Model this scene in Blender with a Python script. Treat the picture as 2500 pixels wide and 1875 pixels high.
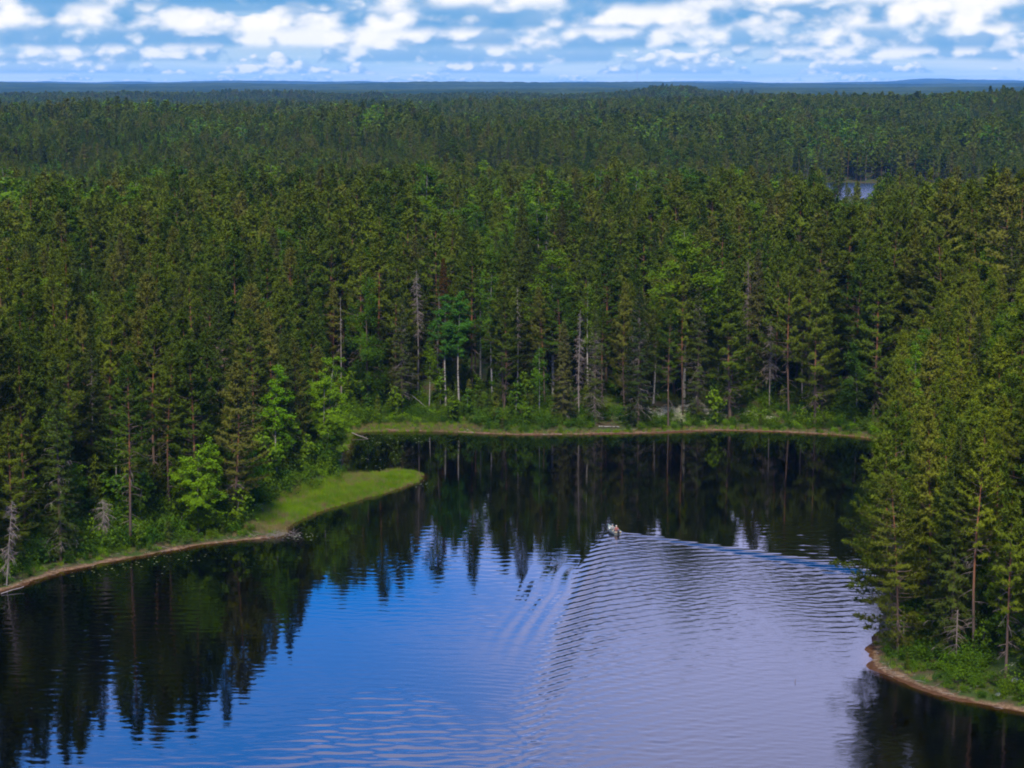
import bpy, bmesh, math, random
import numpy as np
from mathutils import Vector, Euler

for _o in list(bpy.data.objects):
    bpy.data.objects.remove(_o)
scene = bpy.context.scene
COL = scene.collection
R = math.radians

# ------------------------------------------------------------------ camera
cam_data = bpy.data.cameras.new('camera')
cam_data.sensor_width = 36.0
cam_data.lens = 72.83
cam_data.clip_start = 1.0
cam_data.clip_end = 60000.0
cam = bpy.data.objects.new('camera', cam_data)
cam.location = (0, 0, 60)
cam.rotation_euler = (R(90 - 8.218), 0, 0)
COL.objects.link(cam)
scene.camera = cam

# ------------------------------------------------------------------ sun
SUN_EL, SUN_AZ = 50.0, 184.0          # azimuth measured clockwise from +Y (the view direction)
sun_data = bpy.data.lights.new('sun', 'SUN')
sun_data.energy = 4.0
sun_data.angle = R(9.0)
sun_data.color = (1.0, 0.90, 0.70)
sun = bpy.data.objects.new('sun', sun_data)
_a, _e = R(SUN_AZ), R(SUN_EL)
_dir = Vector((math.sin(_a) * math.cos(_e), math.cos(_a) * math.cos(_e), math.sin(_e)))
sun.rotation_euler = (-_dir).to_track_quat('-Z', 'Y').to_euler()
COL.objects.link(sun)

# ------------------------------------------------------------------ exposure and sampling
vs = scene.view_settings
vs.view_transform = 'Standard'
vs.look = 'None'
vs.exposure = 0.9
vs.gamma = 1.0
vs.use_curve_mapping = False
scene.render.engine = 'CYCLES'
cy = scene.cycles
cy.max_bounces = 5
cy.diffuse_bounces = 2
cy.glossy_bounces = 3
cy.transmission_bounces = 2
cy.transparent_max_bounces = 4
cy.volume_bounces = 0
cy.filter_width = 1.9
cy.use_denoising = True
cy.denoiser = 'OPENIMAGEDENOISE'
cy.use_adaptive_sampling = True
cy.adaptive_threshold = 0.012
cy.adaptive_min_samples = 24
cy.sample_clamp_indirect = 4.0
cy.caustics_reflective = False
cy.caustics_refractive = False


# ------------------------------------------------------------------ node helpers
class S:
    """A float or vector socket with arithmetic that adds Math nodes."""
    def __init__(self, nt, sock):
        self.nt, self.s = nt, sock

    def _m(self, op, *a, clamp=False):
        n = self.nt.nodes.new('ShaderNodeMath')
        n.operation = op
        n.use_clamp = clamp
        for i, v in enumerate(a):
            if isinstance(v, S):
                self.nt.links.new(v.s, n.inputs[i])
            else:
                n.inputs[i].default_value = v
        return S(self.nt, n.outputs[0])

    def __add__(s, o): return s._m('ADD', s, o)
    def __radd__(s, o): return s._m('ADD', o, s)
    def __sub__(s, o): return s._m('SUBTRACT', s, o)
    def __rsub__(s, o): return s._m('SUBTRACT', o, s)
    def __mul__(s, o): return s._m('MULTIPLY', s, o)
    def __rmul__(s, o): return s._m('MULTIPLY', o, s)
    def __truediv__(s, o): return s._m('DIVIDE', s, o)
    def f(s, op, *a): return s._m(op, s, *a)

    def step(s, lo, hi, a=0.0, b=1.0, smooth=True):
        n = s.nt.nodes.new('ShaderNodeMapRange')
        n.interpolation_type = 'SMOOTHSTEP' if smooth else 'LINEAR'
        for i, v in enumerate((s, lo, hi, a, b)):
            if isinstance(v, S):
                s.nt.links.new(v.s, n.inputs[i])
            else:
                n.inputs[i].default_value = v
        return S(s.nt, n.outputs[0])


def combine(nt, x, y, z):
    n = nt.nodes.new('ShaderNodeCombineXYZ')
    for i, v in enumerate((x, y, z)):
        if isinstance(v, S):
            nt.links.new(v.s, n.inputs[i])
        else:
            n.inputs[i].default_value = v
    return S(nt, n.outputs[0])


def noise(nt, vec, scale=1.0, detail=4.0, rough=0.5, dist=0.0, lac=2.0):
    n = nt.nodes.new('ShaderNodeTexNoise')
    n.inputs['Scale'].default_value = scale
    n.inputs['Detail'].default_value = detail
    n.inputs['Roughness'].default_value = rough
    n.inputs['Lacunarity'].default_value = lac
    n.inputs['Distortion'].default_value = dist
    if vec is not None:
        nt.links.new(vec.s, n.inputs['Vector'])
    return S(nt, n.outputs['Fac'])


def mixc(nt, fac, a, b, mode='MIX'):
    n = nt.nodes.new('ShaderNodeMix')
    n.data_type = 'RGBA'
    n.blend_type = mode
    n.clamp_result = False
    if isinstance(fac, S):
        nt.links.new(fac.s, n.inputs[0])
    else:
        n.inputs[0].default_value = fac
    for i, v in ((6, a), (7, b)):
        if isinstance(v, S):
            nt.links.new(v.s, n.inputs[i])
        else:
            n.inputs[i].default_value = (*v, 1.0)
    return S(nt, n.outputs[2])


# ------------------------------------------------------------------ world: Nishita sky with broken cumulus
world = bpy.data.worlds.new('World')
scene.world = world
world.use_nodes = True
nt = world.node_tree
for n in list(nt.nodes):
    nt.nodes.remove(n)
SKY_K = 0.1                                       # background strength
DECK = (2.4, 2.85)                                # where the cloud deck's gaps lie
sky = nt.nodes.new('ShaderNodeTexSky')
sky.sky_type = 'NISHITA'
sky.sun_disc = False
sky.sun_elevation = R(SUN_EL)
sky.sun_rotation = R(SUN_AZ)
sky.air_density = 1.0
sky.dust_density = 0.3
sky.ozone_density = 3.0
hs = nt.nodes.new('ShaderNodeHueSaturation')
hs.inputs['Saturation'].default_value = 1.35
hs.inputs['Value'].default_value = 0.9
nt.links.new(sky.outputs[0], hs.inputs['Color'])
blue = S(nt, hs.outputs[0])
tc = nt.nodes.new('ShaderNodeTexCoord')
sx = nt.nodes.new('ShaderNodeSeparateXYZ')
nt.links.new(tc.outputs['Generated'], sx.inputs[0])
dx, dy, dz = (S(nt, sx.outputs[i]) for i in range(3))
AZ = dx.f('ARCTAN2', dy) * 57.2958
EL = dz.f('ARCSINE') * 57.2958


def kc(c, k=1.0):
    return tuple(v * k / SKY_K / 2 ** vs.exposure for v in c)   # photographic values at the exposure set above


# pale haze low over the horizon, the blue between the clouds above it
col = mixc(nt, EL.step(0.0, 2.6, smooth=False), kc((0.78, 0.90, 0.98)), kc((0.08, 0.34, 0.70)))
high = mixc(nt, 0.7, mixc(nt, 1.0, blue, (0.75, 1.25, 1.85), 'MULTIPLY'), kc((0.0, 0.60, 2.25)))
col = mixc(nt, EL.step(3.5, 10.0), col, high)
# thin veil streaks of far stratus, flat with distance
veil = noise(nt, combine(nt, AZ * 0.11, EL * 1.9, 3.1), 1.0, 5, 0.55)
col = mixc(nt, veil.step(0.36, 0.62) * EL.step(5.0, 2.4) * 0.8, col, kc((0.42, 0.66, 0.88)))
# rows of cumulus, the farthest lowest
LAYERS = [  # base elevation, height, feature size, threshold
    (0.10, 0.20, 0.9, 0.48), (0.30, 0.48, 1.9, 0.39), (0.60, 0.85, 3.1, 0.33),
    (1.00, 1.25, 4.2, 0.295), (1.52, 1.6, 5.2, 0.275), (2.10, 1.9, 6.5, 0.265)]


def puffs(vec, scale):
    """Rounded billows: bright in each cell's middle."""
    v = nt.nodes.new('ShaderNodeTexVoronoi')
    v.voronoi_dimensions = '2D'
    v.feature = 'SMOOTH_F1'
    v.inputs['Scale'].default_value = scale
    v.inputs['Smoothness'].default_value = 0.35
    nt.links.new(vec.s, v.inputs['Vector'])
    return 0.42 - S(nt, v.outputs['Distance'])


for k, (b, h, s, thr) in enumerate(LAYERS):
    bank = noise(nt, combine(nt, AZ * (0.42 / s), 0.0, k * 5.7 + 1.3), 1.0, 3, 0.55)
    u = (EL - b - (bank - 0.5) * (h * 0.45)) / h
    vec = combine(nt, AZ / (s * 0.62) + k * 3.7, EL / (s * 0.40), k * 9.1)
    pf = puffs(vec, 2.0) * 0.15 + puffs(vec, 5.2) * 0.06
    nn = noise(nt, vec, 0.52, 6, 0.55, 0.0) + pf
    vec2 = combine(nt, AZ / (s * 0.62) + (k * 3.7 - 0.08), EL / (s * 0.40) + 0.17, k * 9.1)
    nu = noise(nt, vec2, 0.52, 3, 0.55, 0.0) + puffs(vec2, 2.0) * 0.13
    dens = nn + (bank - 0.5) * 0.75 - (u.f('MAXIMUM', 0.0).f('POWER', 1.6) * 0.16 + thr)
    mask = dens.step(0.0, 0.055) * u.step(-0.10, 0.10)
    lit = ((nn - nu) * 5.0 + u * 0.55 + dens * 1.3 - 0.16).step(0.0, 0.62)
    far = 1.0 - math.exp(-b * 1.1 - 0.3)
    shade = tuple(a_ * (1 - far) + c_ * far for a_, c_ in zip((0.50, 0.68, 0.90), (0.31, 0.54, 0.82)))
    bright = tuple(a_ * (1 - far) + c_ * far for a_, c_ in zip((0.86, 0.92, 0.98), (1.16, 1.12, 1.10)))
    low = tuple(a_ * (1 - far) + c_ * far for a_, c_ in zip((0.46, 0.66, 0.90), (0.10, 0.36, 0.70)))
    ccol = mixc(nt, (u + (nn - 0.5) * 1.2).step(0.0, 0.65), kc(low), kc(shade))
    ccol = mixc(nt, lit, ccol, kc(bright))
    col = mixc(nt, mask * (0.66 + 0.28 * far), col, ccol)
# overhead: the same broken cloud deck seen from below on a plane
zz = dz.f('MAXIMUM', 0.03)
deck = noise(nt, combine(nt, dx / zz + DECK[0], dy / zz + DECK[1], 0.0), 0.42, 4, 0.45, 0.2)
dmask = deck.step(0.38, 0.58)
dcol = mixc(nt, deck.step(0.50, 0.75), kc((1.30, 1.33, 2.15)), kc((1.0, 1.03, 1.75)))
col = mixc(nt, dmask * EL.step(3.2, 8.0) * 0.92, col, dcol)
bg = nt.nodes.new('ShaderNodeBackground')
bg.inputs['Strength'].default_value = SKY_K
nt.links.new(col.s, bg.inputs['Color'])
wo = nt.nodes.new('ShaderNodeOutputWorld')
nt.links.new(bg.outputs[0], wo.inputs['Surface'])
world.cycles.sampling_method = 'MANUAL'
world.cycles.sample_map_resolution = 512

# ------------------------------------------------------------------ numeric helpers
rng = np.random.default_rng(7)


def smooth(a, lo, hi):
    t = np.clip((a - lo) / (hi - lo), 0, 1)
    return t * t * (3 - 2 * t)


def vnoise(x, y, seed=0):
    xi = np.floor(x).astype(np.int64); yi = np.floor(y).astype(np.int64)
    xf = x - xi; yf = y - yi
    u = xf * xf * (3 - 2 * xf); v = yf * yf * (3 - 2 * yf)

    def hsh(a, b):
        n = (a * 374761393 + b * 668265263 + seed * 2147483647 + 1013) & 0xffffffff
        n = ((n ^ (n >> 13)) * 1274126177) & 0xffffffff
        return ((n ^ (n >> 16)) & 0xffff) / 65535.0
    return ((hsh(xi, yi) * (1 - u) + hsh(xi + 1, yi) * u) * (1 - v)
            + (hsh(xi, yi + 1) * (1 - u) + hsh(xi + 1, yi + 1) * u) * v)


def fbm(x, y, seed=0, o=4):
    t = 0; a = 0.5
    for i in range(o):
        t = t + a * vnoise(x * 2 ** i + i * 17.3, y * 2 ** i - i * 9.1, seed + i)
        a *= 0.5
    return t / (1 - 0.5 ** o)


def chaikin(P, n=2):
    P = np.array(P, float)
    for _ in range(n):
        Q = np.roll(P, -1, axis=0)
        P = np.stack([0.75 * P + 0.25 * Q, 0.25 * P + 0.75 * Q], 1).reshape(-1, 2)
    return P


def sdist(X, Y, poly):
    """Signed distance to a closed polygon, positive outside."""
    sh = X.shape
    x = X.ravel(); y = Y.ravel()
    d2 = np.full(x.shape, 1e18); ins = np.zeros(x.shape, bool)
    A = poly; B = np.roll(poly, -1, axis=0)
    for (ax, ay), (bx, by) in zip(A, B):
        ex, ey = bx - ax, by - ay
        L = ex * ex + ey * ey + 1e-12
        t = np.clip(((x - ax) * ex + (y - ay) * ey) / L, 0, 1)
        d2 = np.minimum(d2, (x - ax - t * ex) ** 2 + (y - ay - t * ey) ** 2)
        c = (ay > y) != (by > y)
        if c.any():
            xx = ax + (y - ay) / (by - ay + 1e-15) * ex
            ins ^= c & (x < xx)
    d = np.sqrt(d2)
    return np.where(ins, -d, d).reshape(sh)


# ------------------------------------------------------------------ the lie of the land
LAKE = chaikin([
    (-61, 240.8), (-57.4, 249.5), (-52.9, 255.2), (-47.9, 260.1), (-42.7, 264.9), (-38.4, 268.5), (-33.7, 270.5),
    (-31.2, 271.6), (-30.4, 274.3), (-31.6, 277.2), (-30.0, 282.4), (-26.8, 290.3), (-22.1, 297.7), (-17.7, 304.0),
    (-14.1, 312.6), (-14.0, 316.8), (-16.2, 319.8), (-20.5, 318.4), (-23.6, 315.0), (-26.0, 316.6), (-27.0, 324.9),
    (-27.5, 335.3), (-27.8, 346.5), (-28.2, 353.5), (-26.8, 357.0), (-20.7, 357.4), (-12.6, 357.4), (-8.5, 355.9),
    (-0.5, 353.5), (7.5, 353.5), (15.6, 354.5), (23.6, 355.0), (31.9, 357.4), (36.9, 358.4), (48.0, 356.4),
    (55.6, 353.5), (62.1, 349.7), (63.5, 342.0), (58.0, 320.0), (53.0, 295.0), (48.0, 265.0), (43.0, 235.0),
    (39.6, 220.0), (37.9, 213.0), (37.5, 209.4), (38.1, 207.0), (39.7, 204.0), (41.4, 200.8), (43.2, 198.2),
    (45.1, 196.7), (47.1, 195.2), (49.4, 193.4), (56, 189), (66, 182), (90, 165), (110, 120), (110, 20),
    (-125, 20), (-125, 150), (-100, 200), (-75, 226)], 2)
SPIT = chaikin([(-37, 275), (-30, 271.5), (-27, 287), (-17, 302), (-12.5, 312), (-13, 321), (-21, 321), (-24.4, 316), (-25.6, 310.5),
                (-28.6, 303), (-32.2, 296), (-35.0, 289), (-37.2, 283)], 2)
PX, PY = 187.0, 1128.0                                   # the small lake behind the wood
POND = np.array([(PX + 78 * math.cos(a) + 12 * math.cos(3 * a), PY + 118 * math.sin(a) + 9 * math.sin(2 * a))
                 for a in np.linspace(0, 2 * math.pi, 40, endpoint=False)])
POND_Z = 2.0


def gauss(X, Y, x, y, sx_, sy_):
    return np.exp(-((X - x) / sx_) ** 2 * 0.5 - ((Y - y) / sy_) ** 2 * 0.5)


def land(X, Y):
    """Ground height, distance to the lake, and the low sedge spit's mask."""
    X = np.asarray(X, float); Y = np.asarray(Y, float)
    sd = np.full(X.shape, 400.0)
    near = (np.abs(X) < 420) & (Y < 760) & (Y > -300)
    if near.any():
        sd[near] = sdist(X[near], Y[near], LAKE)
    sp = np.zeros(X.shape)
    nb = (np.abs(X) < 80) & (Y < 420) & (Y > 180)
    if nb.any():
        sp[nb] = smooth(-sdist(X[nb], Y[nb], SPIT), -1.5, 1.5)
    wig = (fbm(X * 0.42, Y * 0.42, 3, 3) - 0.5) * 1.9 + (fbm(X * 0.12, Y * 0.12, 4, 2) - 0.5) * 1.6
    s = sd + wig * np.clip(1 - np.abs(sd) / 6, 0, 1)
    bank = 0.20 * smooth(s, 0, 0.9) + 0.30 * smooth(s, 0.9, 2.8) + 1.1 * smooth(s, 2, 14)
    hill = (10.0 * smooth(sd, 3, 85) * smooth(Y, 330, 380) + 7.5 * smooth(sd, 4, 34) * (1 - smooth(Y, 330, 380)))
    hill = hill + 5.0 * smooth(X, 45, 66) * smooth(sd, 1.5, 18) * (1 - smooth(Y, 300, 380))
    und = (fbm(X * 0.03, Y * 0.03, 11, 4) - 0.5) * 5 * smooth(sd, 6, 60)
    zl = bank + hill + und
    zl = zl * (1 - sp) + sp * (0.10 * smooth(s, 0, 0.8) + 0.22 * smooth(s, 0.6, 5))
    z = np.where(s > 0, zl, np.maximum(s * 0.22, -3.5))
    # large relief beyond the first shore
    G = (7 + 3 * smooth(Y, 1500, 3000)
         + 16 * gauss(X, Y, -330, 1330, 380, 170) + 7 * gauss(X, Y, 60, 2150, 620, 220)
         + 19 * gauss(X, Y, 620, 1870, 330, 260) + 21 * gauss(X, Y, 290, 3650, 130, 260)
         + 11 * gauss(X, Y, -560, 4250, 520, 240) + 0 * gauss(X, Y, 900, 3000, 300, 500)
         + (fbm(X * 0.006, Y * 0.0055, 21, 4) - 0.5) * 13)
    G = G - 9 * gauss(X, Y, PX - 15, PY - 160, 100, 190)
    far = smooth(Y, 420, 640)
    z = np.where(Y > 420, z * (1 - far) + G * far, z)
    nb = (np.abs(X - PX) < 200) & (np.abs(Y - PY) < 260)
    if nb.any():
        pd = sdist(X[nb], Y[nb], POND)
        zz_ = z[nb]
        t = smooth(pd, 0, 60)
        zz_ = np.where(pd < 0, POND_Z + np.maximum(pd * 0.2, -3), (POND_Z + 0.7 * smooth(pd, 0, 3)) * (1 - t) + zz_ * t)
        z[nb] = zz_
    return z, sd, sp


# ------------------------------------------------------------------ mesh helpers
def make_mesh(name, V, F, mats=(), mat_idx=None, shade=False, N=None):
    """V (n,3), F (m,3) or (m,4) int."""
    me = bpy.data.meshes.new(name)
    V = np.ascontiguousarray(V, np.float32); F = np.ascontiguousarray(F, np.int32)
    k = F.shape[1]
    me.vertices.add(len(V)); me.vertices.foreach_set('co', V.ravel())
    me.loops.add(F.size); me.loops.foreach_set('vertex_index', F.ravel())
    me.polygons.add(len(F))
    me.polygons.foreach_set('loop_start', np.arange(0, F.size, k, dtype=np.int32))
    for m in mats:
        me.materials.append(m)
    if mat_idx is not None:
        me.polygons.foreach_set('material_index', np.ascontiguousarray(mat_idx, np.int32))
    me.polygons.foreach_set('use_smooth', np.full(len(F), shade, bool))
    me.update(calc_edges=True)
    if N is not None and np.abs(N).max() > 0.1:
        me.polygons.foreach_set('use_smooth', np.full(len(F), True, bool))
        me.normals_split_custom_set_from_vertices(np.ascontiguousarray(N, np.float32))
    return me


def link(name, me, parent=None, loc=(0, 0, 0), rot=(0, 0, 0), scale=(1, 1, 1)):
    o = bpy.data.objects.new(name, me)
    o.location = loc; o.rotation_euler = rot; o.scale = scale
    COL.objects.link(o)
    if parent is not None:
        o.parent = parent
    return o


def tag(o, label=None, cat=None, group=None, kind=None):
    if label: o['label'] = label
    if cat: o['category'] = cat
    if group: o['group'] = group
    if kind: o['kind'] = kind
    return o


def grid_faces(nx, ny):
    i = np.arange(nx - 1)[None, :] + np.arange(ny - 1)[:, None] * nx
    i = i.ravel()
    return np.stack([i, i + 1, i + 1 + nx, i + nx], 1)


def lines(*segs):
    out = []
    for a, b, st in segs:
        n = max(1, int(round((b - a) / st)))
        out += list(np.linspace(a, b, n, endpoint=False))
    out.append(segs[-1][1])
    return np.array(out)


class MB:
    """Collects triangles."""
    def __init__(self):
        self.V, self.F, self.N, self.n = [], [], [], 0

    def add(self, V, F, N=None):
        V = np.asarray(V, float).reshape(-1, 3); F = np.asarray(F, int).reshape(-1, 3)
        self.V.append(V); self.F.append(F + self.n); self.n += len(V)
        self.N.append(np.zeros(V.shape) if N is None else N)

    def bend(self, V, F, crown, rnd, jit=0.14):
        """Leaf faces turned outwards, with normals that follow the crown's rounded mass."""
        zc, hc, rad = crown
        c = V[F].mean(1)
        o = np.stack([c[:, 0] / rad, c[:, 1] / rad, (c[:, 2] - zc) / hc], 1)
        o /= np.linalg.norm(o, axis=1)[:, None] + 1e-6
        o = o + np.array([0, 0, 0.30]) + rnd.normal(0, jit, o.shape)
        o /= np.linalg.norm(o, axis=1)[:, None] + 1e-6
        g = np.cross(V[F[:, 1]] - V[F[:, 0]], V[F[:, 2]] - V[F[:, 0]])
        fl = (g * o).sum(1) < 0
        F = F.copy(); F[fl] = F[fl][:, ::-1]
        g = np.where(fl[:, None], -g, g); g /= np.linalg.norm(g, axis=1)[:, None] + 1e-9
        n = o * 0.85 + g * 0.25
        n /= np.linalg.norm(n, axis=1)[:, None] + 1e-6
        N = np.zeros(V.shape)
        for j in range(3):
            N[F[:, j]] = n
        return F, N

    def tube(self, P, r, k=6, cap=False):
        P = np.asarray(P, float); m = len(P)
        r = np.broadcast_to(np.asarray(r, float), (m,))
        T = np.gradient(P, axis=0); T /= np.linalg.norm(T, axis=1)[:, None] + 1e-9
        ref = np.array([1.0, 0, 0]) if abs(T[0][2]) > 0.8 else np.array([0, 0, 1.0])
        A = np.cross(T, ref); A /= np.linalg.norm(A, axis=1)[:, None] + 1e-9
        B = np.cross(T, A)
        an = np.arange(k) * 2 * math.pi / k
        V = P[:, None, :] + r[:, None, None] * (np.cos(an)[None, :, None] * A[:, None, :] + np.sin(an)[None, :, None] * B[:, None, :])
        F = []
        for i in range(m - 1):
            for j in range(k):
                a = i * k + j; b = i * k + (j + 1) % k
                F += [(a, b, b + k), (a, b + k, a + k)]
        if cap:
            for j in range(1, k - 1):
                F += [(0, j, j + 1), ((m - 1) * k, (m - 1) * k + j + 1, (m - 1) * k + j)]
        self.add(V.reshape(-1, 3), F, (V - P[:, None, :]).reshape(-1, 3) / (r.repeat(k)[:, None] + 1e-6))

    def spikes(self, C, D, q, L, w, rnd, bias=0.8, crown=None):
        """q narrow triangles round each centre C, spreading about direction D."""
        C = np.repeat(np.asarray(C), q, 0); D = np.repeat(np.asarray(D), q, 0)
        n = len(C)
        v = D * bias + rnd.normal(size=(n, 3)) * 0.6
        v /= np.linalg.norm(v, axis=1)[:, None] + 1e-9
        s = np.cross(v, rnd.normal(size=(n, 3)))
        s /= np.linalg.norm(s, axis=1)[:, None] + 1e-9
        l = L * rnd.uniform(0.6, 1.25, n)[:, None]
        ww = w * rnd.uniform(0.7, 1.3, n)[:, None]
        V = np.stack([C - s * ww - v * l * 0.15, C + s * ww - v * l * 0.15, C + v * l], 1).reshape(-1, 3)
        F = np.arange(3 * n).reshape(-1, 3)
        if crown:
            self.add(V, *self.bend(V, F, crown, rnd))
        else:
            self.add(V, F)

    def leaves(self, C, L, rnd, up=0.5, crown=None):
        n = len(C)
        nrm = rnd.normal(size=(n, 3)); nrm[:, 2] = np.abs(nrm[:, 2]) + up
        nrm /= np.linalg.norm(nrm, axis=1)[:, None]
        a = np.cross(nrm, rnd.normal(size=(n, 3))); a /= np.linalg.norm(a, axis=1)[:, None] + 1e-9
        b = np.cross(nrm, a)
        l = L * rnd.uniform(0.6, 1.3, n)[:, None]
        V = np.stack([C - a * l * 0.5, C + b * l * 0.38, C + a * l * 0.6, C - b * l * 0.38], 1).reshape(-1, 3)
        i = np.arange(n)[:, None] * 4
        F = np.concatenate([i + np.array([[0, 1, 2]]), i + np.array([[0, 2, 3]])], 0)
        if crown:
            self.add(V, *self.bend(V, F, crown, rnd))
        else:
            self.add(V, F)

    def box(self, lo, hi):
        x0, y0, z0 = lo; x1, y1, z1 = hi
        V = [(x0, y0, z0), (x1, y0, z0), (x1, y1, z0), (x0, y1, z0), (x0, y0, z1), (x1, y0, z1), (x1, y1, z1), (x0, y1, z1)]
        Q = [(0, 3, 2, 1), (4, 5, 6, 7), (0, 1, 5, 4), (1, 2, 6, 5), (2, 3, 7, 6), (3, 0, 4, 7)]
        self.add(V, [t for a, b, c, d in Q for t in ((a, b, c), (a, c, d))])

    def get(self):
        if not self.V:
            return np.zeros((0, 3)), np.zeros((0, 3), int)
        return np.concatenate(self.V), np.concatenate(self.F)

    def mesh(self, name, mat, shade=False):
        V, F = self.get()
        return make_mesh(name, V, F, (mat,), None, shade, np.concatenate(self.N))


# ------------------------------------------------------------------ materials
def new_mat(name):
    m = bpy.data.materials.new(name)
    m.use_nodes = True
    t = m.node_tree
    for n in list(t.nodes):
        t.nodes.remove(n)
    out = t.nodes.new('ShaderNodeOutputMaterial')
    return m, t, out


def foliage(name, a, b, c, trans=0.30, hue_span=1.0, nscale=0.6, world=False):
    """Leaf material: each tree drifts between the three colours, clump by clump a little more."""
    m, t, out = new_mat(name)
    oi = t.nodes.new('ShaderNodeObjectInfo')
    rnd = S(t, oi.outputs['Random'])
    tcn = t.nodes.new('ShaderNodeTexCoord')
    if world:
        gn = t.nodes.new('ShaderNodeNewGeometry')
        nz = noise(t, S(t, gn.outputs['Position']), nscale, 4, 0.6)
        nz = (nz - 0.5) * 2.2 + 0.5
    else:
        nz = noise(t, S(t, tcn.outputs['Object']), nscale, 3, 0.6)
    f1 = (rnd * hue_span + (nz - 0.5) * 0.9)
    colr = mixc(t, f1.step(0.0, 0.6, smooth=False), a, b)
    colr = mixc(t, (rnd * 7.31).f('FRACT').step(0.72, 1.0) * 0.8, colr, c)
    colr = mixc(t, (rnd * 3.77).f('FRACT').step(0.0, 1.0, 0.0, 0.30, False), colr, (0.006, 0.010, 0.004))
    d = t.nodes.new('ShaderNodeBsdfDiffuse')
    tr = t.nodes.new('ShaderNodeBsdfTranslucent')
    mx = t.nodes.new('ShaderNodeMixShader')
    mx.inputs[0].default_value = trans
    t.links.new(colr.s, d.inputs[0]); t.links.new(colr.s, tr.inputs[0])
    t.links.new(d.outputs[0], mx.inputs[1]); t.links.new(tr.outputs[0], mx.inputs[2])
    t.links.new(mx.outputs[0], out.inputs[0])
    return m


def bark(name, low, high, z0, z1, speck=None, scale=6.0):
    m, t, out = new_mat(name)
    tcn = t.nodes.new('ShaderNodeTexCoord')
    ob = S(t, tcn.outputs['Object'])
    sep = t.nodes.new('ShaderNodeSeparateXYZ')
    t.links.new(ob.s, sep.inputs[0])
    x, y, z = (S(t, sep.outputs[i]) for i in range(3))
    nz = noise(t, combine(t, x * 2.0, y * 2.0, z * 0.5), scale, 3, 0.6)
    colr = mixc(t, (z + (nz - 0.5) * 6).step(z0, z1), low, high)
    if speck:
        n2 = noise(t, combine(t, x * 1.2, y * 1.2, z * 3.0), 2.2, 2, 0.5)
        colr = mixc(t, n2.step(0.56, 0.62), colr, speck)
    colr = mixc(t, nz.step(0.3, 0.75, 0.0, 0.55, False), colr, tuple(v * 0.35 for v in low))
    d = t.nodes.new('ShaderNodeBsdfDiffuse')
    t.links.new(colr.s, d.inputs[0])
    t.links.new(d.outputs[0], out.inputs[0])
    return m


def plain(name, colr, rough=0.7, var=0.35, scale=3.0, metal=0.0):
    m, t, out = new_mat(name)
    tcn = t.nodes.new('ShaderNodeTexCoord')
    nz = noise(t, S(t, tcn.outputs['Object']), scale, 4, 0.6)
    c = mixc(t, nz.step(0.3, 0.75, 0.0, 1.0, False), tuple(v * (1 - var) for v in colr), tuple(min(1, v * (1 + var * 0.5)) for v in colr))
    p = t.nodes.new('ShaderNodeBsdfPrincipled')
    t.links.new(c.s, p.inputs['Base Color'])
    p.inputs['Roughness'].default_value = rough
    p.inputs['Metallic'].default_value = metal
    t.links.new(p.outputs[0], out.inputs[0])
    return m


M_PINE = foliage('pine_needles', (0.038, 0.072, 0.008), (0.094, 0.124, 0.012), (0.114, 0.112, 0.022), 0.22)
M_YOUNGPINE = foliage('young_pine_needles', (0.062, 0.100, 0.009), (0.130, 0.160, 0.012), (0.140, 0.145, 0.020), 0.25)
M_SPRUCE = foliage('spruce_needles', (0.026, 0.050, 0.009), (0.056, 0.078, 0.013), (0.084, 0.078, 0.024), 0.2)
M_BIRCH = foliage('birch_leaves', (0.050, 0.112, 0.008), (0.105, 0.175, 0.008), (0.036, 0.090, 0.012), 0.35)
M_BRIGHT = foliage('bright_leaves', (0.105, 0.220, 0.007), (0.155, 0.275, 0.009), (0.120, 0.240, 0.012), 0.35)
M_ASPEN = foliage('aspen_leaves', (0.036, 0.120, 0.016), (0.055, 0.150, 0.018), (0.04, 0.11, 0.02), 0.35)
M_RUST = foliage('rusty_needles', (0.075, 0.042, 0.010), (0.110, 0.055, 0.012), (0.09, 0.05, 0.015))
M_SHRUB = foliage('shrub_leaves', (0.024, 0.066, 0.006), (0.066, 0.125, 0.008), (0.05, 0.085, 0.010), 0.3)
M_SEDGE = foliage('sedge_blades', (0.095, 0.190, 0.008), (0.155, 0.250, 0.008), (0.180, 0.175, 0.022), 0.3, hue_span=0.6, nscale=0.30, world=True)
M_DRYGRASS = foliage('dry_grass_blades', (0.16, 0.15, 0.05), (0.22, 0.16, 0.07), (0.12, 0.14, 0.04), 0.30)
M_PINEBARK = bark('pine_bark', (0.085, 0.062, 0.050), (0.21, 0.092, 0.045), 4.0, 12.0)
M_LIMB = plain('limb_bark', (0.105, 0.070, 0.050), 0.9, 0.5, 1.0)
M_SPRUCEBARK = bark('spruce_bark', (0.085, 0.065, 0.052), (0.10, 0.075, 0.058), 2.0, 10.0)
M_BIRCHBARK = bark('birch_bark', (0.22, 0.21, 0.19), (0.27, 0.255, 0.23), 1.0, 6.0, speck=(0.035, 0.03, 0.028))
M_DEAD = plain('dead_wood', (0.19, 0.165, 0.15), 0.9, 0.55, 1.5)
M_DEADBR = plain('dead_branch_wood', (0.14, 0.105, 0.09), 0.9, 0.5, 0.8)
M_COMB = plain('bare_pine_branch', (0.26, 0.165, 0.13), 0.9, 0.4, 0.8)
M_LICHENBR = plain('lichen_branch_wood', (0.20, 0.17, 0.14), 0.9, 0.5, 0.8)


# ------------------------------------------------------------------ ground: one sheet from below the camera to the horizon
def attr_node(t, name):
    n = t.nodes.new('ShaderNodeAttribute')
    n.attribute_name = name
    return S(t, n.outputs['Fac'])


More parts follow.
